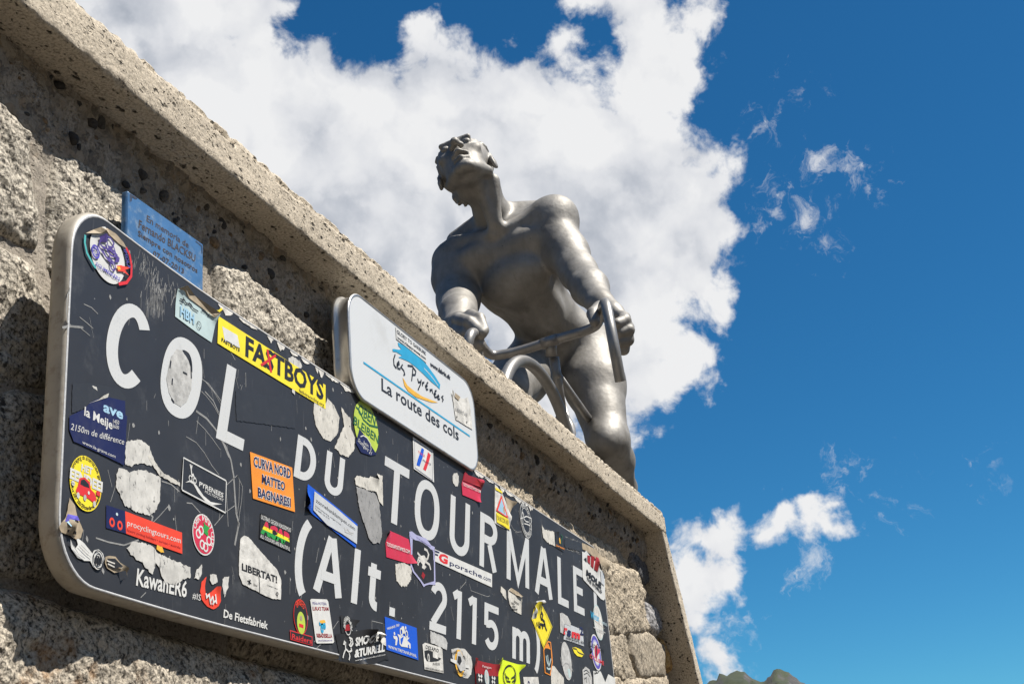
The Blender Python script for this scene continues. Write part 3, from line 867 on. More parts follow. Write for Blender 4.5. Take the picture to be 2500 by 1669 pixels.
_layer = [0]
class Sticker:
    """one sticker: a thin sheet on a sign face, with its prints as children"""
    def __init__(s, parent, S, z, pts, c, label=None, lifts=(), rag=0, name='sticker', base=.0010, spacing=None, raw=False):
        s.S, s.z, s.lifts = S, z, []
        _layer[0] = (_layer[0] + 1) % 7
        s.lift0 = base + _layer[0] * .00009
        for (x, y, r, h) in lifts:
            a = s.pt((x, y)); b = s.pt((x, y + r)); s.lifts.append((a, np.linalg.norm(a - b), h))
        loop = np.array(pts) if raw else np.array([s.pt(p) for p in pts])
        if rag:
            out = []
            for i in range(len(loop)):
                a, b = loop[i], loop[(i + 1) % len(loop)]
                m = max(1, int(np.linalg.norm(b - a) / .0022))
                out += [a + (b - a) * k / m for k in range(m)]
            loop = np.array(out)
            q = np.stack([loop[:, 0] * 150, loop[:, 1] * 150, loop[:, 0] * 0 + _layer[0] * 3.1], -1)
            loop = loop + np.stack([fbm(q, 3, .6), fbm(q + 31, 3, .6)], -1) * rag
        if not lifts and S is S_main and loop[:, 0].min() < 1.68 and not spacing:
            spacing = .014
            out = []
            for i in range(len(loop)):
                a, b = loop[i], loop[(i + 1) % len(loop)]; m = max(1, int(np.linalg.norm(b - a) / .014))
                out += [a + (b - a) * k / m for k in range(m)]
            loop = np.array(out)
        s.sp = spacing
        if lifts and not spacing: spacing = .006
        if s.lifts:
            out = []
            for i in range(len(loop)):
                a, b = loop[i], loop[(i + 1) % len(loop)]; m = max(1, int(np.linalg.norm(b - a) / .006))
                out += [a + (b - a) * k / m for k in range(m)]
            loop = np.array(out)
        v, f = tri_fill(loop, spacing)
        s.ob = mesh_ob(name, s.w(v), f, ink(c), parent, smooth=bool(s.lifts))
        if label: s.ob['label'] = label
        s.n = 0
    def pt(s, p):
        if len(p) == 3: return s.S.px(*zp(*p))
        return s.S.px(*zp(s.z, *p))
    def w(s, v, up_=0.0):
        v = np.asarray(v, float).reshape(-1, 2)
        l = np.full(len(v), s.lift0 + up_)
        for c, r, h in s.lifts:
            d = np.linalg.norm(v - c, axis=1); l = l + h * np.clip(1 - d / r, 0, 1) ** 2
        P = s.S.w(v, 0); P[:, 1] -= l
        return P
    def add(s, v, f, c, name='print'):
        s.n += 1
        return mesh_ob(name, s.w(v, (.0011 if s.lifts else .00012) + .00007 * s.n), f, ink(c), s.ob, smooth=False)
    def poly(s, pts, c, name='print', rag=0):
        v, f = tri_fill(np.array([s.pt(p) for p in pts]), .008 if s.lifts else getattr(s, 'sp', None)); s.add(v, f, c, name); return s
    def line(s, pts, c, wd=.0015, closed=False, name='print'):
        v, f = stroke_poly(np.array([s.pt(p) for p in pts]), wd, closed); s.add(v, f, c, name); return s
    def lines(s, pl_, c, wd=.0015, name='print'):
        V, F = [], []
        for pts in pl_:
            v, f = stroke_poly(np.array([s.pt(p) for p in pts]), wd); o = len(V)
            V += v.tolist(); F += [tuple(i + o for i in q) for q in f]
        s.add(np.array(V), F, c, name)['kind'] = 'stuff'; return s
    def ell(s, c, top, col_, kx=1.0, name='print', ring=0):
        ctr = s.pt(c); r = abs(s.pt((c[0], top))[1] - ctr[1])
        a = np.linspace(0, 2 * math.pi, 36, endpoint=False)
        lp = np.stack([ctr[0] + kx * r * np.cos(a), ctr[1] + r * np.sin(a)], -1)
        if ring: v, f = stroke_poly(lp, ring, True)
        else: v, f = tri_fill(lp)
        s.add(v, f, col_, name); return s
    def text(s, t, bl, br, tl, c, bold=0.0, bands=None):
        A, B, Cc = s.pt(bl), s.pt(br), s.pt(tl)
        v, f = text_geo(t, bold)
        if not len(v): return s
        u = (v[:, 0] - v[:, 0].min()) / np.ptp(v[:, 0]); w_ = v[:, 1] / CAP
        s.add(A + u[:, None] * (B - A) + w_[:, None] * (Cc - A), f, c, 'lettering')
        if bands:
            # cut the letters into horizontal colour bands
            for lo, hi, cc in bands:
                bm = bmesh.new()
                vs_ = [bm.verts.new((a, b, 0)) for a, b in zip(u, w_)]
                for q in f:
                    try: bm.faces.new([vs_[i] for i in q])
                    except ValueError: pass
                for z, nn in ((lo, -1), (hi, 1)):
                    bmesh.ops.bisect_plane(bm, geom=bm.verts[:] + bm.edges[:] + bm.faces[:], plane_co=(0, z, 0), plane_no=(0, nn, 0), clear_outer=True)
                bm.verts.index_update()
                uu = np.array([x.co[:2] for x in bm.verts]); ff = [tuple(x.index for x in q.verts) for q in bm.faces]
                bm.free()
                if len(uu): s.add(A + uu[:, :1] * (B - A) + uu[:, 1:] * (Cc - A), ff, cc, 'lettering')
        return s
    def arctext(s, t, c, top, h, a0, a1, col_, kx=1.0, inward=False, bold=0.0):
        ctr = s.pt(c); r = abs(s.pt((c[0], top))[1] - ctr[1])
        V, F = [], []
        n = len(t)
        for i, chh in enumerate(t):
            if chh == ' ': continue
            a = R(a0 + (a1 - a0) * (i + .5) / n)
            v, f = text_geo(chh, bold)
            if not len(v): continue
            v = (v - [(v[:, 0].min() + v[:, 0].max()) / 2, 0]) / CAP * h
            e_r = np.array([math.cos(a), math.sin(a)]); e_t = np.array([math.sin(a), -math.cos(a)])
            if inward: e_r, e_t = -e_r, -e_t
            q = ctr + np.array([math.cos(a) * r * kx, math.sin(a) * r]) + v[:, :1] * e_t + v[:, 1:] * e_r
            o = len(V); V += q.tolist(); F += [tuple(k + o for k in p) for p in f]
        s.add(np.array(V), F, col_, 'lettering'); return s

def disc(parent, S, z, c, top, col_, label, kx=1.0, lifts=(), name='sticker'):
    ctr = S.px(*zp(z, *c)); r = abs(S.px(*zp(z, c[0], top))[1] - ctr[1])
    a = np.linspace(0, 2 * math.pi, 48, endpoint=False)
    return Sticker(parent, S, z, np.stack([ctr[0] + kx * r * np.cos(a), ctr[1] + r * np.sin(a)], -1), col_, label, lifts, raw=True, name=name)

def cut(z, t, bl, br, tl, label, c='white', bold=0.0):
    """lettering cut out of vinyl and stuck straight on the panel"""
    A, B, Cc = (S_main.px(*zp(z, *p)) for p in (bl, br, tl))
    v, f = text_geo(t, bold)
    u = (v[:, 0] - v[:, 0].min()) / np.ptp(v[:, 0]); w_ = v[:, 1] / CAP
    o = mesh_ob('lettering', S_main.w(A + u[:, None] * (B - A) + w_[:, None] * (Cc - A), .0008), f, ink(c), main, smooth=False)
    o['label'] = label

def torn(z, pts, c='paper', rag=.0022, label=None, lifts=(), base=.0008):
    return Sticker(main, S_main, z, pts, 'res_' + c if c in ('paper', 'offw', 'smear') else c, label, lifts, rag * 1.3, 'torn_residue', base)

def ST(z, pts, c, label=None, lifts=(), rag=0): return Sticker(main, S_main, z, pts, c, label, lifts, rag)

# ------------------------------------------------------------------ torn paper and glue left on the panel
torn(2, [(965,860),(1040,830),(1110,835),(1190,900),(1215,980),(1255,1080),(1180,1075),(1110,1060),(1020,1090),(960,1080)], 'offw')
torn(2, [(900,1100),(1000,1140),(1110,1120),(1200,1150),(1300,1200),(1295,1300),(1290,1420),(1250,1520),(1190,1560),(1060,1520),(960,1470),(920,1390),(870,1290),(870,1180)], 'offw')
torn(2, [(1170,985),(1200,985),(1250,1060),(1310,1140),(1480,1245),(1480,1280),(1380,1230),(1290,1180),(1230,1100)], 'paper', .0015)
torn(3, [(965,540),(1040,480),(1110,480),(1210,520),(1270,590),(1350,620),(1480,680),(1580,720),(1585,820),(1490,850),(1440,890),(1340,870),(1300,800),(1290,740),(1250,680),(1220,780),(1180,760),(1130,690),(1060,640),(1000,580)], 'offw')
torn(3, [(1690,690),(1640,750),(1615,830),(1650,840),(1690,790)], 'offw')
torn(3, [(1765,790),(1830,790),(1845,860),(1790,890),(1770,850)], 'offw')
torn(3, [(1890,830),(1955,810),(1945,900),(1910,1010),(1890,900)], 'offw')
torn(4, [(1045,1110),(1150,1130),(1170,1065),(1230,1130),(1285,1250),(1270,1400),(1200,1480),(1130,1450),(1060,1330),(1035,1200)], 'paper', .0015)
torn(4, [(1300,1150),(1340,1210),(1390,1260),(1400,1370),(1430,1440),(1425,1560),(5,1370,215),(5,1300,190),(1240,1540),(1290,1420),(1330,1330)], 'paper')
torn(4, [(795,680),(840,670),(900,700),(930,760),(900,790),(850,750),(800,720)], 'offw')
torn(4, [(830,970),(860,985),(855,1030),(835,1010)], 'offw')
torn(5, [(1430,420),(1450,395),(1560,420),(1580,400),(1640,430),(1640,370),(1695,400),(1700,680),(1665,640),(1640,550),(1550,530),(1440,485)], 'paper', .0018, lifts=((1640,430,90,.006),))
torn(5, [(1445,495),(1540,535),(1620,565),(1660,640),(1690,950),(1670,1040),(1600,1040),(1560,980),(1500,800),(1460,640)], 'smear', .003)
torn(8, [(940,470),(960,435),(990,430),(1010,470),(1015,530),(1000,580),(975,585),(945,540)], 'offw', .0018)
torn(9, [(310,170),(390,160),(480,190),(495,260),(490,340),(440,430),(380,430),(320,370),(310,280)], 'paper', .003)
torn(9, [(1535,430),(1590,480),(1600,590),(1560,540),(1530,490)], 'paper', .0018)
torn(9, [(1620,480),(1650,450),(1730,500),(1775,590),(1770,760),(1690,720),(1640,650),(1620,560)], 'paper', .0016, lifts=((1760,560,90,.006),)).poly([(1625,480),(1650,450),(1730,500),(1760,560),(1700,530)], 'tan').lines([[(1650,620),(1690,640)],[(1660,660),(1700,670)],[(1680,600),(1740,640)],[(1650,690),(1720,700)]], 'black', .002)
torn(9, [(710,950),(800,985),(890,1030),(910,1080),(905,1170),(860,1150),(780,1110),(715,1085)], 'grey', .002)
torn(10, [(680,790),(720,850),(850,880),(865,1080),(760,1030),(700,960)], 'paper', .0025)
torn(11, [(900,630),(930,622),(1000,670),(1045,760),(1040,800),(960,770),(940,900),(905,880)], 'grey', .0005)
torn(11, [(780,1320),(830,1330),(880,1400),(950,1480),(965,1640),(790,1640)], 'paper', .002)
torn(2, [(1372,150),(1400,40),(1450,-30),(1500,-20),(1565,80),(1600,200),(1592,350),(1550,470),(1490,520),(1425,480),(1375,380),(1352,250)], 'grey', .001).lines([[(1395,80),(1385,150)],[(1585,60),(1590,250)],[(1410,250),(1405,310)],[(1400,440),(1425,480)],[(1510,190),(1550,210)]], 'black', .003)
torn(2, [(640,320),(680,330),(690,370),(655,345)], 'offw', .001)
torn(10, [(985,960),(1230,1030),(1240,1150),(1000,1100)], 'film', .004)
torn(4, [(290,990),(820,1070),(865,1355),(300,1280)], 'film', .0015, base=.0004)
torn(2, [(450,300),(620,290),(900,350),(960,420),(950,470),(700,440),(560,540),(450,580)], 'film', .0015, base=.0004)

# ------------------------------------------------------------------ stickers on the big sign
s = disc(main, S_main, 1, (786, 648), 402, 'white', 'oval white biker sticker with purple motorcyclist drawing and folded top', 1.12, lifts=((720, 400, 170, .008),))
s.line([(565,450),(560,520),(580,620),(640,730),(665,765)], 'teal', .004).line([(885,918),(960,905),(1005,840),(1008,740),(990,640),(955,570)], 'red', .0045)
s.poly([(570,432),(640,400),(690,380),(770,392),(860,440),(930,520),(960,575),(900,545),(800,455),(700,440)], 'tan')
s.text('SGUMBIKERS', (660, 738), (892, 893), (668, 708), 'violet', .012)
s.text('IMOLA', (930, 590), (975, 775), (955, 590), 'violet')
s.ell((662, 610), 555, 'violet', ring=.003).ell((662, 610), 580, 'violet', ring=.0015)
s.ell((825, 745), 705, 'purple', ring=.0026)
s.poly([(690,470),(740,440),(780,470),(760,520),(705,520)], 'purple').poly([(860,640),(890,670),(885,710),(845,715)], 'purple')
s.lines([[(700,500),(690,560),(730,620),(780,690),(830,730)],[(740,470),(800,480),(835,530),(820,570),(780,560),(760,510)],[(760,540),(770,600),(810,650),(860,660)],[(720,560),(790,590),(850,640),(880,700)],[(730,600),(760,660),(820,700)],[(780,570),(830,600),(870,650)],[(705,540),(745,590)],[(790,620),(800,690)],[(830,560),(850,620)]], 'purple', .0026)
s.poly([(860,745),(900,740),(990,765),(940,785),(980,840),(920,800),(875,795)], 'brick').poly([(862,752),(890,752),(900,780),(875,785)], 'gold')

s = ST(1, [(1455,962),(1500,942),(1620,1030),(1790,1175),(1828,1212),(1812,1340),(1785,1475),(1650,1385),(1435,1225),(1440,1100)], 'wash', 'warped pale sticker in a clear tray, dated in black figures', lifts=((1500, 940, 150, .009), (1820, 1210, 130, .010)))
s.poly([(1455,962),(1500,942),(1620,1030),(1828,1205),(1795,1240),(1680,1140),(1560,1050)], 'tan')
s.text('HBH', (1478, 1215), (1612, 1300), (1480, 1120), 'lblue', .03).text('2012', (1678, 1172), (1755, 1228), (1690, 1140), 'black', .01)
s.lines([[(1475,1060),(1520,1075),(1530,1100),(1580,1110),(1600,1150),(1650,1180)],[(1480,1085),(1505,1100)],[(1500,1050),(1540,1110)],[(1560,1090),(1590,1140)]], 'black', .002)
s.ell((1658, 1310), 1278, 'black', ring=.0012)
ST(1, [(1800,1168),(1850,1165),(1880,1140),(1890,1160),(1860,1185),(1810,1190)], 'yellow', 'thin curled strip of yellow film')

s = ST(4, [(125,280),(1150,940),(1150,1170),(115,540)], 'yellow', 'long yellow cycling sticker with black capitals and a red cross over one letter')
s.poly([(160,380),(305,465),(330,590),(185,520)], 'white')
s.text('FASTBOYS', (380, 655), (1130, 1085), (386, 478), 'black', .035)
s.poly([(583,600),(600,597),(637,820),(620,822)], 'red').poly([(525,740),(668,645),(676,666),(540,763)], 'red')
s.text('fatboyscycling.org', (893, 1003), (1132, 1148), (896, 972), 'black').text('FASTBOYS', (150, 522), (325, 622), (153, 488), 'black', .02)

s = disc(main, S_main, 4, (1541, 1350), 1108, 'lime', 'round yellow-green protest sticker with a dark wedge')
s.poly([(7,327,1250),(7,375,1310),(7,470,1462),(7,420,1473),(7,340,1445),(7,296,1365)], 'navy')
s.text('OBEN', (1455, 1205), (1622, 1330), (1468, 1118), 'dgreen', .02).text('BLEIBEN', (1415, 1308), (1652, 1502), (1424, 1236), 'dgreen', .02)
s.line([(1440,1150),(1470,1180),(1510,1270),(1570,1325),(1648,1345)], 'dgreen', .004)
s.text('kein', (5, 1512, 90), (5, 1556, 126), (5, 1516, 58), 'white').text('Stuttgart 21', (5, 1455, 66), (5, 1583, 198), (5, 1466, 36), 'white')
s.line([(5,1482,22),(5,1510,12),(5,1545,35),(5,1578,90),(5,1583,152)], 'white', .002)

s = ST(2, [(420,610),(560,545),(620,480),(700,442),(790,430),(955,465),(955,600),(975,610),(965,740),(960,880),(945,1080),(700,960),(460,850),(420,740)], 'navy', 'torn deep blue sticker with white handwriting-style lettering', rag=.0006)
s.text('ave', (742, 562), (932, 642), (748, 470), 'lblue', .03).text('la Meije', (560, 602), (830, 738), (566, 520), 'white', .02).text('2150m de différence', (430, 738), (940, 884), (440, 680), 'white')
s.text('www.la-grave.com', (540, 872), (857, 1012), (545, 842), 'white').text('1450', (835, 680), (892, 694), (838, 640), 'white').text('3600', (832, 722), (890, 738), (834, 688), 'white')
s.poly([(600,492),(700,452),(740,418),(795,392),(785,432),(700,458)], 'paper')

s = disc(main, S_main, 2, (577, 1254), 992, 'yellow', 'round yellow sticker with a small red car')
s.arctext('vereniging de alternatieve garage', (577, 1254), 1030, .0058, 160, 5, 'black').arctext('Postbus 2210  3000 CE Rotterdam  www.eendeei.nl', (577, 1254), 1006, .0050, 190, 350, 'black', inward=True)
s.text('HET', (530, 1130), (637, 1172), (535, 1068), 'white', .04).text('EENDEEI', (420, 1198), (732, 1335), (426, 1108), 'white', .05)
s.poly([(512,1205),(560,1195),(612,1240),(622,1310),(660,1350),(676,1400),(662,1450),(600,1400),(490,1350),(478,1320),(500,1270)], 'red')
s.poly([(528,1222),(560,1215),(600,1260),(608,1300),(560,1285),(520,1262)], 'black')
for q in ((500, 1368), (565, 1392), (655, 1452)): s.ell(q, q[1] - 30, 'grey', .8)
s.ell((600, 1345), 1328, 'offw').ell((450, 1252), 1228, 'white', 1.2).text('NL', (436, 1258), (464, 1268), (438, 1242), 'black').poly([(672,1322),(708,1336),(708,1382),(672,1366)], 'red')

s = ST(2, [(1512,1003),(1918,1222),(1925,1240),(1915,1538),(1900,1535),(1500,1322),(1493,1305)], 'dark', 'near-black sticker outlined in white with a hill line and tiny cyclist')
s.line([(1512,1008),(1916,1226),(1922,1240),(1912,1534),(1500,1318),(1496,1305)], 'white', .0022, True)
s.text('PYRENEES', (1660, 1278), (1890, 1390), (1664, 1236), 'white', .02).text('MULTISPORT', (1715, 1342), (1893, 1428), (1718, 1318), 'white')
s.poly([(1528,1245),(1560,1228),(1600,1232),(1640,1280),(1700,1370),(1770,1430),(1880,1452),(1790,1462),(1720,1425),(1650,1345),(1605,1260),(1570,1240)], 'white')
s.ell((1577, 1205), 1180, 'white', ring=.0015).ell((1618, 1225), 1200, 'white', ring=.0015).lines([[(1585,1195),(1600,1170),(1620,1215)],[(1588,1175),(1582,1120),(1572,1070)],[(1582,1120),(1590,1080)],[(1588,1175),(1605,1165)]], 'white', .0025)

s = ST(3, [(775,125),(955,185),(965,400),(775,345)], 'navy', 'small navy sticker with two red rings')
s.ell((830, 292), 258, 'brick', ring=.003).ell((905, 322), 288, 'brick', ring=.003).ell((876, 215), 200, 'sky', 1.2)
s = ST(3, [(955,185),(1500,390),(1503,593),(965,400)], 'brick', 'bright red oblong sticker with thin white lettering')
s.text('procyclingtours.com', (975, 322), (1487, 492), (979, 268), 'white').text('luxury cycling holidays • europe • australia', (975, 377), (1485, 547), (976, 352), 'dred')
ST(3, [(1260,508),(1290,520),(1310,530),(1330,580),(1300,580),(1255,545)], 'gold', 'scrap of yellow and red film', rag=.001)

s = disc(main, S_main, 3, (1705, 410), 216, 'white', 'round red cycling club sticker with white chain rings')
s.ell((1705, 410), 230, 'pink').arctext('OVER TWENTY CLUB', (1705, 410), 276, .0085, 165, -30, 'white', bold=.01)
for q in ((1655, 400), (1680, 370), (1755, 470), (1690, 505), (1722, 530)): s.ell(q, q[1] - 38, 'white', ring=.0026)
s.lines([[(1705,325),(1740,350),(1720,385),(1745,410)],[(1705,330),(1722,380)]], 'green', .006).ell((1708, 300), 290, 'green')

s = ST(3, [(412,458),(480,540),(502,505),(480,425),(560,490),(640,590),(655,560),(700,550),(742,590),(755,640),(740,700),(720,740),(690,748),(650,720),(620,662),(560,660),(500,630),(440,550)], 'white', 'white winged emblem sticker, one wing peeling', lifts=((420, 460, 80, .004),))
s.ell((690, 650), 566, 'black', ring=.0014).ell((690, 650), 600, 'black', ring=.0012).lines([[(668,620),(668,690)],[(690,615),(690,695)],[(712,620),(712,690)]], 'black', .004)
s.lines([[(430,500),(500,600),(560,640)],[(500,520),(570,590),(620,630)],[(450,560),(520,640)],[(520,510),(600,590)]], 'smear', .0009)
s = ST(3, [(765,622),(800,612),(860,620),(900,680),(930,740),(975,810),(920,760),(850,775),(780,730),(760,680)], 'tan', 'bent brown wing of the emblem sticker', lifts=((930, 740, 110, .010),))
s.poly([(775,640),(850,640),(905,720),(840,740),(785,710)], 'black').lines([[(770,660),(850,690),(900,735)],[(780,690),(850,725)]], 'paper', .0016)
s = ST(3, [(320,330),(380,250),(400,180),(420,60),(470,130),(500,250),(550,370),(530,440),(480,450),(420,420),(340,390)], 'tan', 'crumpled torn sticker scrap in tan and purple', lifts=((430, 330, 110, .016),), rag=.001)
s.poly([(395,215),(490,235),(510,280),(430,270),(370,290)], 'violet').poly([(380,290),(440,270),(480,330),(400,340)], 'lblue').lines([[(390,375),(440,395),(475,400)]], 'black', .003)

cut(3, 'KawanER6', (1062, 890), (1545, 1008), (1075, 735), 'white brush-style lettering stuck straight on the sign', bold=.02)
cut(3, '#IS', (1600, 1018), (1680, 1042), (1606, 960), 'small white scrap of lettering beside a torn red disc')
s = ST(3, [(1735,810),(1690,860),(1675,950),(1690,1030),(1740,1095),(1800,1125),(1850,1095),(1875,1040),(1870,960),(1865,910),(1830,905),(1800,940),(1760,970),(1728,985),(1720,900)], 'brick', 'torn round orange-red sticker with white scribble', rag=.0008, lifts=((1850, 920, 70, .006),))
s.lines([[(1725,970),(1730,1010),(1755,985),(1765,1050),(1790,1000)],[(1790,1000),(1795,1060),(1820,1040)],[(1770,1060),(1772,1078)],[(1790,1062),(1792,1082)],[(1815,980),(1825,1070)]], 'white', .003)
cut(6, 'De Fietsfabriek', (208, 778), (716, 916), (215, 690), 'condensed white shop lettering low on the sign', bold=.025)

s = ST(5, [(335,1000),(370,965),(415,985),(530,1120),(620,1220),(6,740,150),(6,820,230),(6,870,350),(6,870,480),(6,865,572),(6,770,570),(6,660,520),(6,430,400),(6,385,290),(6,385,100)], 'offw', 'torn white paper sticker with bold black slogan', rag=.0012)
s.text('LIBERTAT!', (6, 415, 238), (6, 822, 388), (6, 416, 162), 'black', .04).text('LABKEST.ORG', (6, 708, 418), (6, 826, 464), (6, 708, 404), 'black')
s.lines([[(6,500,345),(6,505,410)],[(6,480,360),(6,525,395)],[(6,520,350),(6,485,405)],[(6,612,300),(6,618,400),(6,622,495)],[(6,820,490),(6,808,515),(6,822,535),(6,832,512),(6,826,490)],[(6,820,535),(6,822,552)]], 'black', .0018)
s.text('Qkw', (6, 546, 415), (6, 592, 430), (6, 548, 390), 'black')

s = ST(5, [(427,167),(830,318),(857,742),(455,612)], 'orange', 'orange sticker with three lines of navy slab capitals')
for a in (('CURVA NORD', (458, 302), (817, 422), (458, 212)), ('MATTEO', (537, 462), (759, 538), (540, 384)), ('BAGNARESI', (500, 592), (815, 694), (500, 510))):
    s.text(*a, 'white', .075); s.text(*a, 'navy', .03)
s = ST(5, [(530,745),(825,880),(825,1130),(515,990)], 'black', 'black sticker with red, yellow and green initials')
s.text('ULTRAS GEGEN RASSISMUS', (530, 806), (814, 936), (532, 768), 'white', .01)
s.text('ACAB', (527, 930), (802, 1062), (537, 830), 'yellow', .09, [(-.2, .32, 'green'), (.66, 1.3, 'pink')])
s.text('ALL COLOURS ARE BEAUTIFUL', (522, 986), (806, 1116), (524, 952), 'white', .01)

s = ST(5, [(980,475),(1220,665),(1455,860),(1448,970),(1440,1085),(1200,900),(950,705),(965,590)], 'blue', 'creased blue and silver sticker lifting at one end', lifts=((955, 650, 170, .012),))
s.poly([(1038,545),(1250,710),(1450,882),(1444,1050),(1300,950),(1160,868),(1025,725)], 'silver')
s.text('zonnebanklampen.com', (1050, 648), (1425, 924), (1053, 612), 'black', .01).text('Gratis verzending, morgen in huis', (1042, 690), (1290, 872), (1044, 676), 'black').text('Tel. 0492 - 56 32 92', (1040, 716), (1180, 818), (1041, 702), 'black')
s.lines([[(1320,890),(1330,920),(1350,905),(1370,935),(1410,945)],[(1325,930),(1400,960)]], 'grey', .0016)

s = ST(8, [(490,28),(718,185),(730,540),(500,387)], 'white', 'white diamond-edged card with blue and red brush strokes')
s.line([(510,65),(706,205),(712,520),(514,376)], 'navy', .0018, True)
s.poly([(590,150),(615,172),(600,260),(565,362),(530,345),(550,270),(575,200)], 'blue').poly([(660,200),(690,232),(670,310),(635,412),(605,392),(640,290)], 'red')
s.text('TOUR DE', (545, 205), (620, 260), (548, 180), 'brick').text('FRANCE', (600, 300), (690, 350), (602, 280), 'navy')
s = ST(8, [(1075,415),(1110,460),(1200,490),(1265,525),(1255,650),(1250,775),(1180,735),(1050,680),(1040,560)], 'pink', 'crumpled red betting sticker above the pass name', lifts=((1250, 540, 110, .012), (1240, 770, 80, .006)))
s.poly([(1075,415),(1110,460),(1200,490),(1265,525),(1255,600),(1150,560),(1050,520)], 'dred').text('TODOSAPOSTAMOS.COM', (1045, 572), (1248, 660), (1046, 540), 'white', .01)
s = ST(8, [(210,1075),(330,1125),(445,1180),(480,1330),(510,1455),(430,1450),(195,1380),(185,1230)], 'pink', 'flat red betting sticker with a curled corner by the shield', lifts=((200, 1100, 110, .008), (505, 1455, 100, .009)))
s.text('TODOSAPOSTAMOS.COM', (190, 1252), (452, 1342), (192, 1212), 'white', .02)

s = ST(8, [(450,1095),(480,1090),(530,1130),(640,1170),(700,1250),(735,1265),(738,1400),(9,766,100),(9,770,300),(9,772,415),(9,700,410),(9,660,420),(9,635,440),(9,600,380),(9,510,265),(9,482,190),(470,1300)], 'lav', 'dark shield-shaped club sticker with lavender banner and white scorpion')
s.poly([(490,1175),(600,1215),(700,1290),(722,1320),(724,1420),(9,752,120),(9,755,370),(9,700,385),(9,640,405),(9,600,350),(9,525,255),(9,500,190)], 'black')
s.poly([(450,1095),(480,1090),(530,1130),(640,1170),(700,1250),(738,1265),(733,1310),(690,1290),(640,1235),(590,1200),(520,1190),(470,1160)], 'lav').text('Gees manis de patat', (530, 1165), (690, 1268), (532, 1148), 'purple')
s.lines([[(9,640,-5),(9,672,15),(9,690,60),(9,680,105),(9,650,140)],[(9,560,160),(9,575,100),(9,610,90)],[(9,650,140),(9,700,180),(9,715,240)],[(9,560,40),(9,600,90),(9,640,120)],[(9,600,120),(9,570,150),(9,565,185)]], 'offw', .005)
s.poly([(9,590,80),(9,640,70),(9,670,130),(9,640,180),(9,665,205),(9,640,235),(9,610,215),(9,620,180),(9,590,140)], 'offw').poly([(9,620,260),(9,650,300),(9,630,350),(9,605,310)], 'dred')

s = ST(9, [(764,0),(1430,290),(1430,443),(765,140)], 'white', 'long white strip sticker with spaced navy web address and red initial')
s.text('G', (805, 135), (912, 175), (812, 42), 'red', .05).text('porsche', (935, 182), (1312, 340), (936, 128), 'navy', .01).text('.com', (1318, 345), (1415, 385), (1320, 290), 'navy')
s.poly([(766,12),(815,32),(815,47),(766,32)], 'navy').poly([(766,48),(800,62),(800,78),(766,66)], 'navy')

s = disc(main, S_main, 6, (1091, 775), 575, 'red', 'black and red oval raiders sticker with a green centre', .82)
s.ell((1091, 775), 588, 'black', .82).ell((1096, 845), 718, 'lime', .75).arctext('PANDES', (1091, 775), 650, .010, 132, 48, 'brick', .82)
s2 = ST(6, [(968,925),(1225,1000),(1225,1105),(975,1035)], 'red', 'base plate of the raiders sticker with red script')
s2.poly([(975,938),(1218,1008),(1218,1096),(981,1026)], 'black').text('Raiders', (990, 1024), (1215, 1082), (992, 968), 'red', .01)
s.poly([(1070,850),(1120,865),(1122,905),(1072,890)], 'red').ell((1094, 790), 760, 'tan')

s = ST(6, [(1200,580),(1215,568),(1390,575),(1407,600),(1475,1060),(1463,1076),(1280,1080),(1265,1062)], 'white', 'tall white rounded motorbike-team sticker with dark red lettering')
s.text('PEÑA MOTERA', (1228, 636), (1388, 642), (1224, 604), 'purple').text("LUKA'S TEAM", (1228, 700), (1412, 704), (1222, 658), 'dred', .02).text('RIBADESELLA', (1276, 1010), (1452, 1014), (1270, 966), 'dred', .02).text('www.lukasteam.net', (1292, 1056), (1452, 1052), (1290, 1034), 'purple')
s.ell((1335, 905), 862, 'cyan', .55, ring=.004).ell((1365, 885), 862, 'cyan', .55, ring=.003).lines([[(1300,855),(1340,845),(1370,860)],[(1330,850),(1340,900)]], 'cyan', .006).poly([(1310,815),(1360,810),(1375,840),(1340,850),(1305,845)], 'gold')

s = ST(6, [(1545,750),(1745,820),(1690,945),(1560,960)], 'black', 'black scrap sticker with a ring of white lettering', lifts=((1740, 820, 90, .006),))
s.ell((1625, 890), 800, 'white', .85, ring=.0015).arctext('SMOKE RIDER 2012 - CREW', (1625, 890), 825, .008, 190, 0, 'white', .85).poly([(1600,870),(1640,860),(1650,930),(1590,940)], 'dred')
s = ST(6, [(1490,975),(1620,955),(1740,935),(1840,920),(1930,960),(2000,1060),(2060,1170),(2110,1270),(2060,1262),(1950,1310),(1820,1325),(1580,1290),(1445,1275),(1540,1215)], 'black', 'large curling black sticker with white slab lettering and a rooster', lifts=((1880, 930, 200, .022), (1480, 1270, 160, .012), (1800, 1325, 130, .012)))
s.text('SMOOVE', (1716, 1108), (1985, 1052), (1716, 1020), 'white', .05).text('&TURRELL', (1702, 1240), (2050, 1166), (1708, 1156), 'white', .05).text('www.smooveandturrell.com', (1712, 1284), (2058, 1214), (1712, 1266), 'white')
s.lines([[(1640,1010),(1675,1030),(1685,1080),(1660,1120),(1640,1090)],[(1650,1035),(1665,1060),(1655,1095)],[(1600,1060),(1600,1140),(1640,1180),(1670,1160),(1660,1120)],[(1590,1050),(1580,1085),(1600,1090)],[(1600,1150),(1580,1200),(1570,1245)],[(1640,1180),(1650,1230),(1640,1270)]], 'white', .0032)
ST(6, [(1880,930),(1960,958),(2070,1020),(2075,1110),(2030,1085),(1985,1030),(1940,975)], 'paper', 'curled white back of the rooster sticker', lifts=((1960, 1000, 130, .022),))

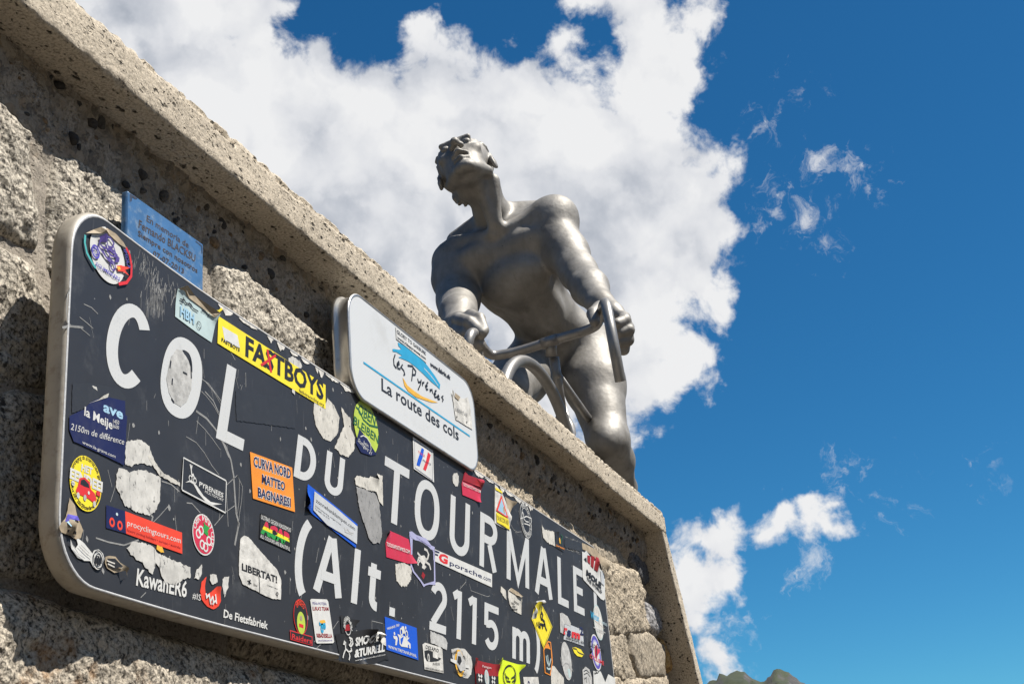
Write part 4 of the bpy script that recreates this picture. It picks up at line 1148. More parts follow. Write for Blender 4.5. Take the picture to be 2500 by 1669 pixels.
s = ST(9, [(180,782),(552,915),(572,1288),(200,1165)], 'blue', 'bright blue sticker with white cartoon riders on a motorbike')
s.text('WANNA TRI?', (208, 940), (352, 892), (205, 912), 'white', .02).text('WWW.TRITANIUM.NL', (220, 1146), (553, 1258), (217, 1112), 'white', .02)
s.ell((292, 980), 960, 'white').poly([(275,1005),(318,1010),(330,1040),(318,1115),(300,1115),(305,1050),(285,1040)], 'white').poly([(325,985),(465,1030),(440,1060),(478,1100),(480,1155),(435,1140),(370,1130),(350,1100),(345,1030)], 'white')
s.poly([(360,1040),(400,1010),(390,1060),(375,1110),(362,1090)], 'blue').ell((455, 1130), 1108, 'blue', .8).ell((420, 914), 894, 'white').poly([(370,900),(395,892),(405,920),(415,975),(395,985),(380,950)], 'white').ell((370, 960), 922, 'white', .85, ring=.003).ell((430, 985), 950, 'white', .85, ring=.003)

s = ST(9, [(620,1105),(650,1085),(830,1140),(850,1165),(858,1300),(865,1440),(645,1395)], 'offw', 'pale grey motorbike-challenge sticker with black drawing')
s.poly([(640,1180),(690,1170),(740,1190),(740,1230),(840,1270),(800,1300),(720,1310),(670,1300),(645,1250)], 'black').ell((690, 1260), 1222, 'offw', .6, ring=.003).line([(740,1240),(800,1262)], 'offw', .005)
s.text('DESAFIO', (655, 1152), (805, 1200), (658, 1112), 'black').text('EN MOTO', (738, 1345), (820, 1352), (738, 1318), 'black').text('www.desafioenmoto.com', (650, 1388), (858, 1430), (650, 1358), 'black')

torn(9, [(960,1160),(1040,1145),(1120,1160),(1190,1250),(1205,1340),(1190,1450),(1150,1500),(1110,1495),(1050,1440),(980,1300)], 'offw', .001, base=.0002)
s = disc(main, S_main, 9, (1052, 1322), 1170, 'gold', 'round orange and black club sticker with a white band', .92)
s.ell((1052, 1322), 1212, 'black', .92).poly([(945,1270),(1010,1290),(1100,1340),(1160,1345),(1160,1385),(1090,1370),(1000,1330),(945,1300)], 'white').poly([(1025,1190),(1060,1185),(1080,1230),(1110,1300),(1120,1400),(1060,1420),(1010,1330),(1020,1250)], 'grey').poly([(1030,1240),(1060,1245),(1075,1300),(1050,1350),(1020,1310)], 'black')
s.text('NAF', (970, 1225), (1022, 1205), (966, 1190), 'black', .02).text('MC', (1090, 1250), (1122, 1300), (1096, 1225), 'black', .02).text('VESTFOLD', (985, 1420), (1125, 1470), (985, 1388), 'black', .02)

s = ST(9, [(1202,1262),(1240,1285),(1350,1315),(1500,1345),(1502,1500),(1500,1680),(1240,1650),(1235,1440)], 'dred', 'red and black sticker with two white crosses and a grey disc', lifts=((1215, 1270, 130, .012), (1490, 1350, 110, .010)))
s.poly([(1240,1440),(1370,1470),(1498,1478),(1498,1580),(1240,1560)], 'black').ell((1362, 1495), 1400, 'wash', .75).ell((1362, 1495), 1420, 'grey', .6)
s.lines([[(1262,1455),(1305,1535)],[(1305,1465),(1265,1525)],[(1420,1480),(1455,1560)],[(1458,1490),(1420,1550)]], 'white', .006).text('Patagon', (1310, 1372), (1412, 1392), (1310, 1345), 'white')

s = ST(9, [(1505,1265),(1640,1310),(1775,1350),(1745,1440),(1758,1560),(1770,1690),(1515,1690),(1505,1480)], 'fluo', 'fluorescent yellow sticker with a scribbled black face', lifts=((1510, 1270, 130, .012), (1770, 1355, 120, .014)))
s.lines([[(1630 + 72 * math.cos(a) + d, 1475 + 125 * math.sin(a) + d) for a in np.linspace(0, 6.28, 30)] for d in (0, 5, -4)], 'black', .0014)
s.lines([[(1575,1440),(1590,1475),(1625,1505)],[(1700,1438),(1680,1480),(1650,1500)],[(1580,1470),(1600,1530),(1640,1540)],[(1690,1470),(1690,1520),(1660,1540)],[(1610,1590),(1640,1575),(1670,1590)]], 'black', .003)
s.poly([(1582,1462),(1612,1488),(1592,1492)], 'black').poly([(1690,1468),(1660,1492),(1682,1498)], 'black')

s = ST(11, [(415,1472),(612,1472),(632,1640),(432,1640)], 'offw', 'white sticker with a dark spiral at the lower edge')
s.ell((490, 1570), 1535, 'navy', ring=.004).text('tous', (530, 1580), (605, 1585), (530, 1545), 'silver')

s = ST(11, [(580,480),(660,512),(730,650),(800,810),(745,960),(685,1100),(605,900),(525,705),(560,560)], 'yellow', 'yellow diamond warning sticker with curled top corner', lifts=((600, 480, 190, .016),))
s.line([(665,540),(785,808),(685,1075),(540,715)], 'black', .0016)
s.lines([[(640,690),(640,640),(655,620),(668,650),(660,690),(645,710)],[(655,700),(690,740),(690,790)],[(620,740),(615,800),(640,820)],[(590,745),(595,800)],[(660,780),(668,835)],[(695,760),(705,820),(722,860)],[(630,770),(700,790)]], 'black', .0055)
ST(11, [(580,480),(600,465),(690,463),(706,490),(665,515),(630,500)], 'white', 'curled white back of the yellow diamond', lifts=((640, 490, 120, .018),))
ST(11, [(562,520),(580,580),(590,680),(530,712),(540,620)], 'grey', 'folded grey side of the yellow diamond', lifts=((560, 600, 120, .012),))

s = disc(main, S_main, 11, (1409, 750), 530, 'wash', 'round pale blue-white touring sticker near the corner', .9)
s.ell((1409, 750), 545, 'offw', .9).text('Winter', (1305, 690), (1420, 745), (1303, 600), 'cyan', .02).text('TOURING', (1425, 752), (1522, 805), (1425, 715), 'sky').line([(1340,715),(1490,832)], 'tan', .001).lines([[(1345,815),(1500,890)],[(1370,850),(1480,905)]], 'grey', .003)
s = disc(main, S_main, 11, (1378, 1146), 918, 'white', 'round violet and white cycling club sticker', .95)
s.ell((1378, 1146), 938, 'violet', .95).ell((1378, 1150), 985, 'lav', .92).ell((1378, 1155), 1010, 'white', .88)
s.text('Cap·Sizun', (1280, 1060), (1480, 1150), (1285, 985), 'black', .01).text('CYCLISME', (1292, 1215), (1480, 1320), (1292, 1165), 'red', .02)
s.poly([(1365,1060),(1385,1050),(1400,1110),(1420,1090),(1425,1140),(1395,1190),(1380,1250),(1360,1190),(1355,1110)], 'pink').poly([(1370,1040),(1385,1080),(1385,1190),(1372,1230)], 'black').lines([[(1312,1090),(1318,1150)],[(1300,1125),(1328,1130)],[(1442,1150),(1448,1210)]], 'black', .0035)

s = ST(11, [(965,755),(1085,800),(1205,850),(1220,1065),(1080,1015),(950,975)], 'silver', 'silver contractor sticker with red and navy letters', lifts=((960, 880, 60, .005),))
s.text('r', (945, 900), (985, 910), (962, 790), 'red', .05).text('s', (988, 918), (1042, 935), (995, 820), 'navy', .05).text('m', (1050, 940), (1160, 972), (1056, 845), 'red', .06).text('2', (1162, 905), (1208, 918), (1155, 812), 'navy', .04).text('ontractors, inc', (975, 968), (1216, 1040), (978, 918), 'black', .01)
s = disc(main, S_main, 11, (989, 1260), 1018, 'grey', 'blank weathered grey oval sticker', .86)
s.lines([[(940,1330),(970,1290),(1010,1300),(1040,1370)],[(1000,1400),(1025,1460)],[(905,1210),(930,1330)],[(1050,1330),(1075,1400)]], 'smear', .003).poly([(1000,1370),(1030,1360),(1045,1470),(1020,1490)], 'wash')
s = ST(11, [(1065,1085),(1110,1078),(1180,1110),(1220,1175),(1190,1210),(1130,1195),(1090,1150)], 'yellow', 'small yellow leaf-shaped sticker')
s.line([(1075,1095),(1120,1105),(1135,1140),(1165,1160),(1215,1180)], 'dark', .0035)
s = ST(11, [(680,1110),(740,995),(780,1010),(795,1150),(805,1280),(775,1455),(700,1420)], 'orange', 'narrow black and orange sticker with a pale bird')
s.poly([(690,1120),(745,1012),(772,1020),(792,1280),(766,1438),(708,1408)], 'black').poly([(715,1060),(745,1030),(775,1110),(740,1095),(700,1090)], 'orange').lines([[(715,1190),(725,1260),(745,1320)],[(735,1180),(742,1260),(748,1330)],[(780,1230),(765,1290),(750,1330)],[(725,1350),(750,1370),(775,1360)]], 'wash', .0045)
s = torn(11, [(1200,1380),(1240,1335),(1290,1370),(1325,1480),(1328,1640),(1210,1640)], 'grey', .0005)
s.lines([[(1215,1400),(1250,1380),(1290,1420)],[(1220,1440),(1260,1420),(1300,1470)],[(1225,1500),(1250,1480),(1255,1550)],[(1280,1480),(1290,1560)]], 'black', .0025)
s = ST(11, [(1340,1390),(1440,1400),(1500,1540),(1540,1435),(1630,1490),(1640,1660),(1350,1660)], 'white', 'white sticker with black scrawl at the corner of the sign', rag=.0005)
s.lines([[(1345,1370),(1370,1400),(1350,1430),(1400,1420),(1420,1390)],[(1360,1440),(1390,1400)]], 'black', .003)

s = ST(10, [(1232,1150),(1262,1165),(1290,1138),(1350,1230),(1440,1350),(1530,1450),(11,1490,100),(11,1497,300),(11,1496,438),(11,1480,460),(11,1440,440),(11,1330,310),(11,1215,190),(11,1200,150)], 'white', 'white rounded motorbike-club sticker peeling back at its top corner', lifts=((1420, 1300, 190, .012),))
s.poly([(1300,1200),(1340,1215),(1335,1330),(1300,1290)], 'dred').poly([(1350,1210),(1385,1225),(1380,1385),(1345,1345)], 'dred').poly([(1395,1225),(1440,1240),(1430,1430),(1390,1395)], 'dred').poly([(1250,1250),(1285,1235),(1290,1300)], 'black')
s.text('MOLE', (11, 1240, 115), (11, 1440, 300), (11, 1246, 52), 'black', .06).text('THE WORLD', (11, 1244, 184), (11, 1448, 372), (11, 1248, 142), 'black', .04)
s.poly([(11,1430,60),(11,1470,70),(11,1480,270),(11,1440,230)], 'silver')
ST(10, [(1230,1030),(1300,1060),(1420,1120),(1470,1200),(1500,1270),(1605,1400),(1530,1440),(1480,1330),(1400,1230),(1290,1140),(1240,1120)], 'tan', 'tan peeled-back flap of the motorbike-club sticker', lifts=((1520, 1350, 260, .022),))

s = disc(main, S_main, 10, (462, 727), 502, 'dark', 'round dark touring-club sticker with white outline motorbike', .93)
s.ell((462, 727), 508, 'white', .93, ring=.0018).ell((462, 727), 570, 'white', .93, ring=.0015).arctext('CLUB GTR 1400', (462, 727), 558, .011, 125, 40, 'white', .93, bold=.01).arctext('www.clubgtr1400.com', (462, 727), 525, .010, 215, 320, 'white', .93, inward=True)
s.ell((412, 735), 690, 'white', .7, ring=.002).ell((525, 810), 770, 'white', .7, ring=.002).lines([[(400,680),(415,610),(430,640),(425,690)],[(425,690),(470,670),(535,700),(540,760)],[(440,770),(480,780),(520,800)],[(430,700),(460,740),(500,750)],[(390,700),(420,690)]], 'white', .0028)

s = ST(10, [(40,230),(75,262),(100,300),(135,350),(170,420),(220,560),(248,680),(245,770),(240,865),(120,810),(35,760)], 'offw', 'white and yellow slogan sticker with a red triangle', lifts=((245, 690, 130, .006),))
s.poly([(42,270),(130,330),(138,362),(44,308)], 'yellow').poly([(122,380),(215,700),(50,590)], 'brick').poly([(125,430),(195,670),(75,590)], 'lblue').ell((158, 590), 545, 'tan', .8).poly([(52,612),(215,712),(238,860),(60,752)], 'yellow')
s.text('YA NO CON ASFA', (62, 720), (226, 802), (62, 655), 'black', .02).text('MARBELLA', (110, 790), (182, 822), (110, 775), 'black')
ST(10, [(180,402),(240,440),(290,490),(265,580),(236,660),(205,520)], 'tan', 'translucent tan flap peeling from the slogan sticker', lifts=((285, 490, 110, .014),))
s = ST(10, [(865,870),(930,900),(985,950),(985,1160),(870,1090)], 'dark', 'small dark sticker with an orange sun and palm', lifts=((900, 880, 80, .006),))
s.ell((922, 1005), 965, 'gold', .7).line([(950,1060),(940,1010),(960,950),(935,920)], 'dgreen', .003).text('jurasic', (872, 1075), (985, 1128), (873, 1050), 'orange', .02)

# long scratches across the panel
def scratches():
    P = []
    def add(z, pts, wd=.0012):
        q = np.array([S_main.px(*zp(z, *p)) for p in pts])
        v, f = stroke_poly(q, wd); P.append((S_main.w(v, .0003), f))
    add(2, [(1690,250),(1760,300),(1820,380),(1890,480),(1950,600)], .0014); add(2, [(1690,370),(1740,420),(1810,510),(1860,600)]); add(2, [(1640,560),(1740,630),(1830,740),(1900,870),(1955,1000)], .0035)
    add(2, [(1645,655),(1720,730),(1800,830),(1870,930)]); add(2, [(1545,805),(1640,860),(1720,960),(1790,1080),(1860,1170)], .0012); add(2, [(1310,1230),(1400,1260),(1480,1330)], .0018)
    add(5, [(120,0),(200,120),(250,250),(275,400),(285,560),(300,760),(325,850),(285,1060)], .004); add(5, [(210,480),(310,390),(330,440),(325,640),(310,760)]); add(5, [(310,390),(360,500),(350,640),(330,760),(320,880)], .0012); add(5, [(90,870),(200,740),(285,680)]); add(5, [(205,560),(215,740),(222,880)])
    add(1, [(565,1105),(640,1140),(700,1200)]); add(1, [(525,1230),(600,1290),(655,1340)]); add(1, [(540,1340),(590,1380),(625,1410)]); add(1, [(440,940),(410,1020),(400,1160),(410,1280),(440,1310)], .0022); add(1, [(360,1330),(440,1318),(560,1330)], .003)
    add(3, [(680,440),(800,480),(950,510),(1090,460)], .002); add(3, [(1370,140),(1290,230),(1230,290)]); add(3, [(1550,105),(1600,110),(1680,200)], .0016); add(3, [(1190,200),(1225,240),(1215,280)], .003); add(3, [(1110,1010),(1160,960)])
    add(4, [(0,900),(90,1010),(150,1120),(195,1190)]); add(4, [(0,1000),(80,1090),(130,1200)], .002); add(4, [(390,820),(392,960)]); add(4, [(250,630),(290,700)]); add(6, [(1280,1130),(1340,1080)]); add(6, [(1470,910),(1530,820)]); add(6, [(1915,930),(1915,820),(2040,850)])
    add(9, [(1060,460),(1130,380),(1130,340)], .0014); add(9, [(1170,400),(1190,480),(1380,550),(1410,540)], .0012); add(10, [(260,780),(300,850),(350,885),(410,880)], .0014)
    rg = random.Random(3)
    for k in range(100):           # the scuffed patch between the biker sticker and the rim
        x = rg.gauss(1230, 110); y = 580 + (x - 1000) * .86 + rg.gauss(40, 55)
        l = rg.uniform(20, 90); a = rg.uniform(-.35, .25)
        add(1, [(x, y), (x + l * math.sin(a), y + l * math.cos(a))], rg.uniform(.0004, .0011))
    for k in range(60):
        x = rg.gauss(1250, 60); y = rg.uniform(900, 1150)
        add(1, [(x, y), (x + rg.gauss(0, 6), y + rg.uniform(60, 180))], .0006)
    for k in range(90):            # rubbing beside the far corner
        x = rg.uniform(990, 1150); y = rg.uniform(940, 1120) + (x - 990) * .25
        add(10, [(x, y), (x + rg.uniform(40, 110), y + rg.uniform(15, 40))], rg.uniform(.0004, .0012))
    for k in range(220):           # random short nicks
        X = rg.uniform(1.26, 3.6); Z = rg.uniform(.39, .83); l = rg.uniform(.004, .03); a = rg.uniform(-.5, .5)
        v, f = stroke_poly(np.array([[X, Z], [X + l * math.sin(a), Z - l * math.cos(a)]]), rg.uniform(.0004, .001)); P.append((S_main.w(v, .0003), f))
    for k in range(110):           # chips
        X = rg.uniform(1.26, 3.6); Z = rg.uniform(.38, .84); r = rg.uniform(.0012, .0035)
        v = np.array([[X + r * rg.uniform(.5, 1.2) * math.cos(t), Z + r * rg.uniform(.6, 1.6) * math.sin(t)] for t in np.linspace(0, 6.28, 6, endpoint=False)])
        P.append((S_main.w(v, .0003), [tuple(range(6))]))
    return join_geo(P)
V, F = scratches()
so_ = mesh_ob('scratches', V, F, plain('scratched_bare_metal', (.24, .24, .235), .6, 0, .3, 80), main, smooth=False)
so_['kind'] = 'stuff'

# ------------------------------------------------------------------ white route sign above it
wsg = thing('route_sign', (2.3, .99, 2.5), 'white aluminium tourist-route sign with blue and orange brush strokes above the big sign', 'sign')
a = S_white.px(*zp(7, 248, 500)); b_ = S_white.px(*zp(7, 1303, 1250)); t1 = S_white.px(*zp(7, 480, 260)); t2 = S_white.px(*zp(7, 620, 1165))
WX0, WX1 = a[0], b_[0]
WZ1, WZ0 = t1[1] + .002, t2[1] - .004
sign_box(S_white, WX0, WX1, WZ0, WZ1, .055, [(.008, -.036), (.0, -.035), (0, -.030), (.0035, -.026), (.004, -.009), (.001, -.006), (0, -.001), (.002, .001), (.0045, .0006), (.006, -.0008)], M_alu, wsg, 'rim')
v2, f2 = tri_fill(rrect(WX0 + .005, WX1 - .005, WZ0 + .005, WZ1 - .005, .051), .04)
mesh_ob('panel', S_white.w(v2, 0), f2, M_board, wsg)
v2, f2 = tri_fill(rrect(WX0 + .012, WX1 - .012, WZ0 + .012, WZ1 - .012, .046), .06)
mesh_ob('back_plate', S_white.w(v2, -.033), f2, M_alu, wsg)
for x in (WX0 + .2, WX1 - .2):
    V, F = box_geo(x - .025, x + .025, .992 + .034, 1.075, WZ0 + .02 + CZ, WZ1 - .02 + CZ)
    mesh_ob('mounting_rail', V, F, M_alu, wsg, smooth=False)
for zx, zy in ((615, 365), (752, 482)):
    q = S_white.px(*zp(7, zx, zy))
    V, F = box_geo(q[0] - .012, q[0] + .012, 1.0, 1.03, WZ1 - .010 + CZ, WZ1 + .004 + CZ)
    mesh_ob('clip', V, F, M_alu, wsg, smooth=False)
class Board(Sticker):
    """prints straight on a panel"""
    def __init__(s, S, z, ob, lift): s.S, s.z, s.lifts, s.lift0, s.ob, s.n = S, z, [], lift, ob, 0
pnl = [o for o in wsg.children if o.name.startswith('panel')][0]
s = Board(S_white, 7, pnl, .0003)
s.line([(365,697),(800,1000),(1250,1310)], 'cyan', .0042, name='blue_rule')
s.text('La route des cols', (515, 928), (1158, 1348), (514, 826), 'dark', .012)
s.poly([(650,530),(690,552),(760,592),(835,655),(900,728),(960,810),(1003,880),(998,920),(975,895),(930,860),(905,835),(860,790),(800,735),(740,690),(690,668),(655,655),(685,640),(640,612),(608,606),(606,584),(660,592),(680,585),(655,560)], 'cyan', 'blue_brush_stroke')
s.poly([(690,820),(705,845),(730,888),(780,930),(850,978),(930,1010),(985,1030),(935,1030),(880,1012),(800,985),(735,935),(705,890)], 'gold', 'orange_brush_stroke')
s.line([(868,745),(910,790),(950,840),(985,890)], 'white', .0022)
s.lines([[(628,630),(615,670),(618,715),(632,738),(640,742)],[(640,722),(662,712),(658,690),(645,705),(650,745),(672,752)],[(690,715),(676,735),(700,765),(708,795),(698,802)],
         [(775,745),(772,790),(765,850)],[(732,722),(770,728),(800,770),(795,800),(775,800)],[(815,830),(822,862),(840,858)],[(845,840),(838,880),(818,925)],[(855,858),(856,892)],[(855,872),(870,860)],
         [(880,905),(895,892),(892,880),(880,892),(888,922),(902,920)],[(890,872),(902,862)],[(918,915),(920,945)],[(920,930),(935,922),(940,955)],[(950,968),(965,958),(960,945),(950,958),(958,985),(975,985)],[(958,935),(972,932)],[(980,985),(992,978),(988,968),(978,980),(985,1002),(1000,1000)],[(1028,975),(1015,985),(1028,1005),(1020,1022)]], 'dark', .0038, 'script_lettering')
s.text('www.fabrin.dk', (918, 722), (1088, 842), (920, 690), 'black', .04)
t_ = Sticker(wsg, S_white, 7, [(630,395),(885,640),(887,702),(636,502)], 'white', 'small white strip sticker with two lines of black lettering', base=.0008)
t_.text('GLORY TO GARBURE', (638, 455), (880, 640), (638, 426), 'black', .03).text('www.ridepyrenees.com', (642, 498), (880, 678), (642, 476), 'black', .03)
t_ = Sticker(wsg, S_white, 7, [(1090,920),(1110,950),(1125,985),(1200,1000),(1228,985),(1250,1060),(1262,1160),(1270,1255),(1200,1215),(1130,1170),(1110,1030)], 'offw', 'torn white paper remnant on the route sign', rag=.0012, lifts=((1100, 930, 70, .004),), base=.0008)
t_.text('LIBERTAT', (1125, 1095), (1225, 1150), (1126, 1068), 'smear', .01).poly([(1115,950),(1165,985),(1150,1015),(1118,985)], 'tan').ell((1135, 1150), 1142, 'black').ell((1218, 1192), 1184, 'black')

# ------------------------------------------------------------------ memorial plaque
plq = thing('memorial_plaque', (1.5, 1.04, 2.5), 'small sky-blue metal memorial plaque with dark engraved lines, half behind the big sign', 'plaque')
A, B, Cc = S_plaque.px(*zp(1, 988, 22)), S_plaque.px(*zp(1, 1708, 535)), S_plaque.px(*zp(1, 1720, 985))
PX0, PX1, PZ1, PZ0 = A[0], B[0], (A[1] + B[1]) / 2, Cc[1] - .03
M_plq = plain('weathered_blue_enamel', (.075, .19, .38), .33, .25, .14, 30, .1, dirt=((.30, .38, .45), 55, .7))
rows = [(.0, -.010), (0, -.001), (.0015, 0.0)]
sign_box(S_plaque, PX0, PX1, PZ0, PZ1, .001, rows, M_plq, plq, 'plate_edge')
v2, f2 = tri_fill(rrect(PX0 + .0012, PX1 - .0012, PZ0 + .0012, PZ1 - .0012, .001, 2), .03)
pf = mesh_ob('plate', S_plaque.w(v2, .0002), f2, M_plq, plq)
v2, f2 = tri_fill(rrect(PX0, PX1, PZ0, PZ1, .001, 2))
V = S_plaque.w(v2, -.010)
for x in (PX0 + .03, PX1 - .03):
    V_, F_ = tube([(x, 1.049, PZ1 - .04 + CZ), (x, 1.085, PZ1 - .04 + CZ)], .006, 10, sub=1)
    mesh_ob('fixing_stud', V_, F_, M_alu, plq)
C_['engr'] = (.075, .055, .045)
s = Board(S_plaque, 1, pf, .0003)
s.text('En memoria de', (1165, 312), (1566, 572), (1170, 256), 'engr', .012).text('Fernando BLACKSU', (1088, 372), (1630, 706), (1094, 300), 'engr', .012).text('Siempre con nosotros', (1083, 452), (1652, 812), (1084, 400), 'engr', .012).text('07-07-2013', (1225, 640), (1520, 820), (1230, 592), 'engr', .012)
s.lines([[(1008,130),(1008,55),(1075,100)],[(1635,505),(1692,550),(1694,620)],[(1020,120),(1020,75),(1060,103)]], 'engr', .0012)
# ------------------------------------------------------------------ the cyclist statue
def statue_mat():
    m, n, b = new_mat('cast_silver_metal')
    tc = n.n.new('ShaderNodeTexCoord').outputs['Object']
    base = n.ramp(n.noise(tc, 7, 6, .62), [(.3, (.19, .178, .160)), (.55, (.27, .256, .235)), (.75, (.34, .325, .30))])
    spots = n.m('MULTIPLY', n.m('SUBTRACT', 1.0, n.sstep(n.vor(tc, 24), .05, .10)), n.sstep(n.noise(tc, 5, 2, .5), .48, .6))
    base = n.mix(n.m('MAXIMUM', n.m('MULTIPLY', spots, .8), n.m('MULTIPLY', n.sstep(n.noise(tc, 16, 6, .7), .55, .75), .4)), base, (.10, .092, .08))
    mp = n.n.new('ShaderNodeMapping'); mp.inputs['Scale'].default_value = (26, 26, 3); n.l.new(tc, mp.inputs[0])
    base = n.mix(n.m('MULTIPLY', n.sstep(n.noise(mp.outputs[0], 1, 4, .6), .52, .72), .35), base, (.15, .135, .115))
    n.l.new(base, b.inputs['Base Color'])
    b.inputs['Metallic'].default_value = .42
    n.l.new(n.m('ADD', .50, n.m('MULTIPLY', n.noise(tc, 11, 4, .6), .2)), b.inputs['Roughness'])
    bn = n.n.new('ShaderNodeBump'); bn.inputs['Strength'].default_value = .25; bn.inputs['Distance'].default_value = .006
    n.l.new(n.m('ADD', n.noise(tc, 22, 6, .62), n.m('MULTIPLY', n.vor(tc, 60), .25)), bn.inputs['Height']); n.l.new(bn.outputs[0], b.inputs['Normal'])
    return m
M_stat = statue_mat()
M_tube = plain('brushed_steel_tube', (.27, .26, .245), .42, .6, .12, 14, .15, dirt=((.16, .14, .13), 18, .5))

class Grid:
    def __init__(s, lo, hi, h):
        s.lo = np.array(lo, float); s.h = h
        s.n = np.ceil((np.array(hi) - lo) / h).astype(int) + 1
        s.S = np.full(s.n, 1.0, np.float32)
        s.ax = [s.lo[k] + h * np.arange(s.n[k]) for k in range(3)]
    def block(s, a, b):
        i0 = np.clip(np.floor((np.array(a) - s.lo) / s.h).astype(int), 0, s.n - 1)
        i1 = np.clip(np.ceil((np.array(b) - s.lo) / s.h).astype(int) + 1, 1, s.n)
        sl_ = tuple(slice(x, y) for x, y in zip(i0, i1))
        P = np.stack(np.meshgrid(*[s.ax[k][sl_[k]] for k in range(3)], indexing='ij'), -1).astype(np.float32)
        return sl_, P
    def blend(s, sl_, d, k):
        a = s.S[sl_]
        h = np.maximum(k - np.abs(a - d), 0) / k
        s.S[sl_] = np.minimum(a, d) - h * h * k * .25
    def cone(s, a, ra, b, rb, k=.05):
        a, b = np.asarray(a, float), np.asarray(b, float); m = max(ra, rb) + k + 3 * s.h
        sl_, P = s.block(np.minimum(a, b) - m, np.maximum(a, b) + m)
        ab = b - a; t = np.clip(((P - a) @ ab) / (ab @ ab), 0, 1)
        d = np.linalg.norm(P - a - t[..., None] * ab, axis=-1) - (ra + (rb - ra) * t)
        s.blend(sl_, d, k)
    def chain(s, pts, rad, k=.03):
        for i in range(len(pts) - 1): s.cone(pts[i], rad[i], pts[i + 1], rad[i + 1], k)
    def ell(s, c, r, M=None, k=.05, op=1):
        c, r = np.asarray(c, float), np.asarray(r, float); m = r.max() + k + 3 * s.h
        sl_, P = s.block(c - m, c + m)
        q = P - c
        if M is not None: q = q @ np.asarray(M)            # columns of M are the axes
        k0 = np.linalg.norm(q / r, axis=-1); k1 = np.linalg.norm(q / (r * r), axis=-1)
        d = k0 * (k0 - 1) / np.maximum(k1, 1e-6)
        if op > 0: s.blend(sl_, d, k)
        else:
            a = s.S[sl_]; e = -d; h = np.maximum(k - np.abs(a - e), 0) / k
            s.S[sl_] = np.maximum(a, e) + h * h * k * .25
    def mesh(s):
        S = s.S; ins = S < 0
        n = np.array(S.shape) - 1
        cnt = np.zeros(n, np.int8)
        for a in (0, 1):
            for b in (0, 1):
                for c in (0, 1): cnt += ins[a:a + n[0], b:b + n[1], c:c + n[2]]
        act = np.argwhere((cnt > 0) & (cnt < 8))
        vid = np.full(n, -1, np.int32); vid[tuple(act.T)] = np.arange(len(act))
        cor = np.array([(a, b, c) for a in (0, 1) for b in (0, 1) for c in (0, 1)])
        val = np.stack([S[tuple((act + c).T)] for c in cor], 1)
        acc = np.zeros((len(act), 3)); num = np.zeros(len(act))
        for i in range(8):
            for j in range(i + 1, 8):
                if np.abs(cor[i] - cor[j]).sum() != 1: continue
                m = (val[:, i] < 0) != (val[:, j] < 0)
                t = val[:, i] / (val[:, i] - val[:, j] + 1e-12)
                acc += np.where(m[:, None], cor[i] + t[:, None] * (cor[j] - cor[i]), 0); num += m
        V = s.lo + s.h * (act + acc / num[:, None])
        F = []
        for ax in range(3):
            u, v = (ax + 1) % 3, (ax + 2) % 3
            a = [slice(1, -1)] * 3; b = [slice(1, -1)] * 3
            a[ax] = slice(0, -1); b[ax] = slice(1, None)
            A, B = ins[tuple(a)], ins[tuple(b)]
            off = np.array([1, 1, 1]); off[ax] = 0
            e = np.argwhere(A != B)
            pos = A[tuple(e.T)]
            e = e + off
            du = np.eye(3, dtype=int)[u]; dv = np.eye(3, dtype=int)[v]
            q = np.stack([vid[tuple((e - du - dv).T)], vid[tuple((e - dv).T)], vid[tuple(e.T)], vid[tuple((e - du).T)]], 1)
            q[~pos] = q[~pos][:, ::-1]
            F.append(q)
        return V, np.concatenate(F)

G = Grid((5.0, 1.02, CZ + 1.2), (7.05, 2.62, CZ + 3.75), .0072)
P_ = atX
nz = lambda v: np.asarray(v) / np.linalg.norm(v)
pel, wai, rib, nek = P_(1374, 850, 6.50), P_(1328, 772, 6.28), P_(1262, 668, 6.06), P_(1207, 548, 5.95)
shR, shL = P_(1112, 642, 5.98), P_(1343, 556, 5.98)
t_ax = nz(nek - pel); l_ax = shL - shR; l_ax = nz(l_ax - t_ax * (l_ax @ t_ax)); f_ax = np.cross(t_ax, l_ax)
if f_ax[0] > 0: f_ax = -f_ax                               # chest faces the road ahead (-X)
TM = np.stack([l_ax, f_ax, t_ax], 1)
# trunk
G.cone(wai, .185, pel, .205, .08)
G.ell(rib, (.25, .19, .27), TM, .08)
G.ell(P_(1235, 612, 6.02), (.27, .16, .17), TM, .08)
G.cone(P_(1225, 590, 6.05), .12, shR, .105, .07); G.cone(P_(1235, 575, 6.05), .12, shL, .11, .07)
for px_c in ((1168, 640), (1293, 604)):
    G.ell(P_(*px_c, 5.90), (.135, .058, .10), TM, .06)
G.ell(P_(1262, 690, 5.93), (.19, .07, .12), TM, .06)       # rib arch
G.ell(P_(1312, 752, 6.10), (.13, .07, .15), TM, .06)       # belly
G.ell(P_(1418, 820, 6.42), (.10, .12, .13), TM, .06)
for k_, (a_, b_) in enumerate((((1300, 725), (1332, 800)),)):
    G.cone(P_(*a_, 6.02), .012, P_(*b_, 6.14), .012, .05)
G.ell(P_(1341, 778, 6.03), (.018, .03, .018), None, .012, -1)       # navel
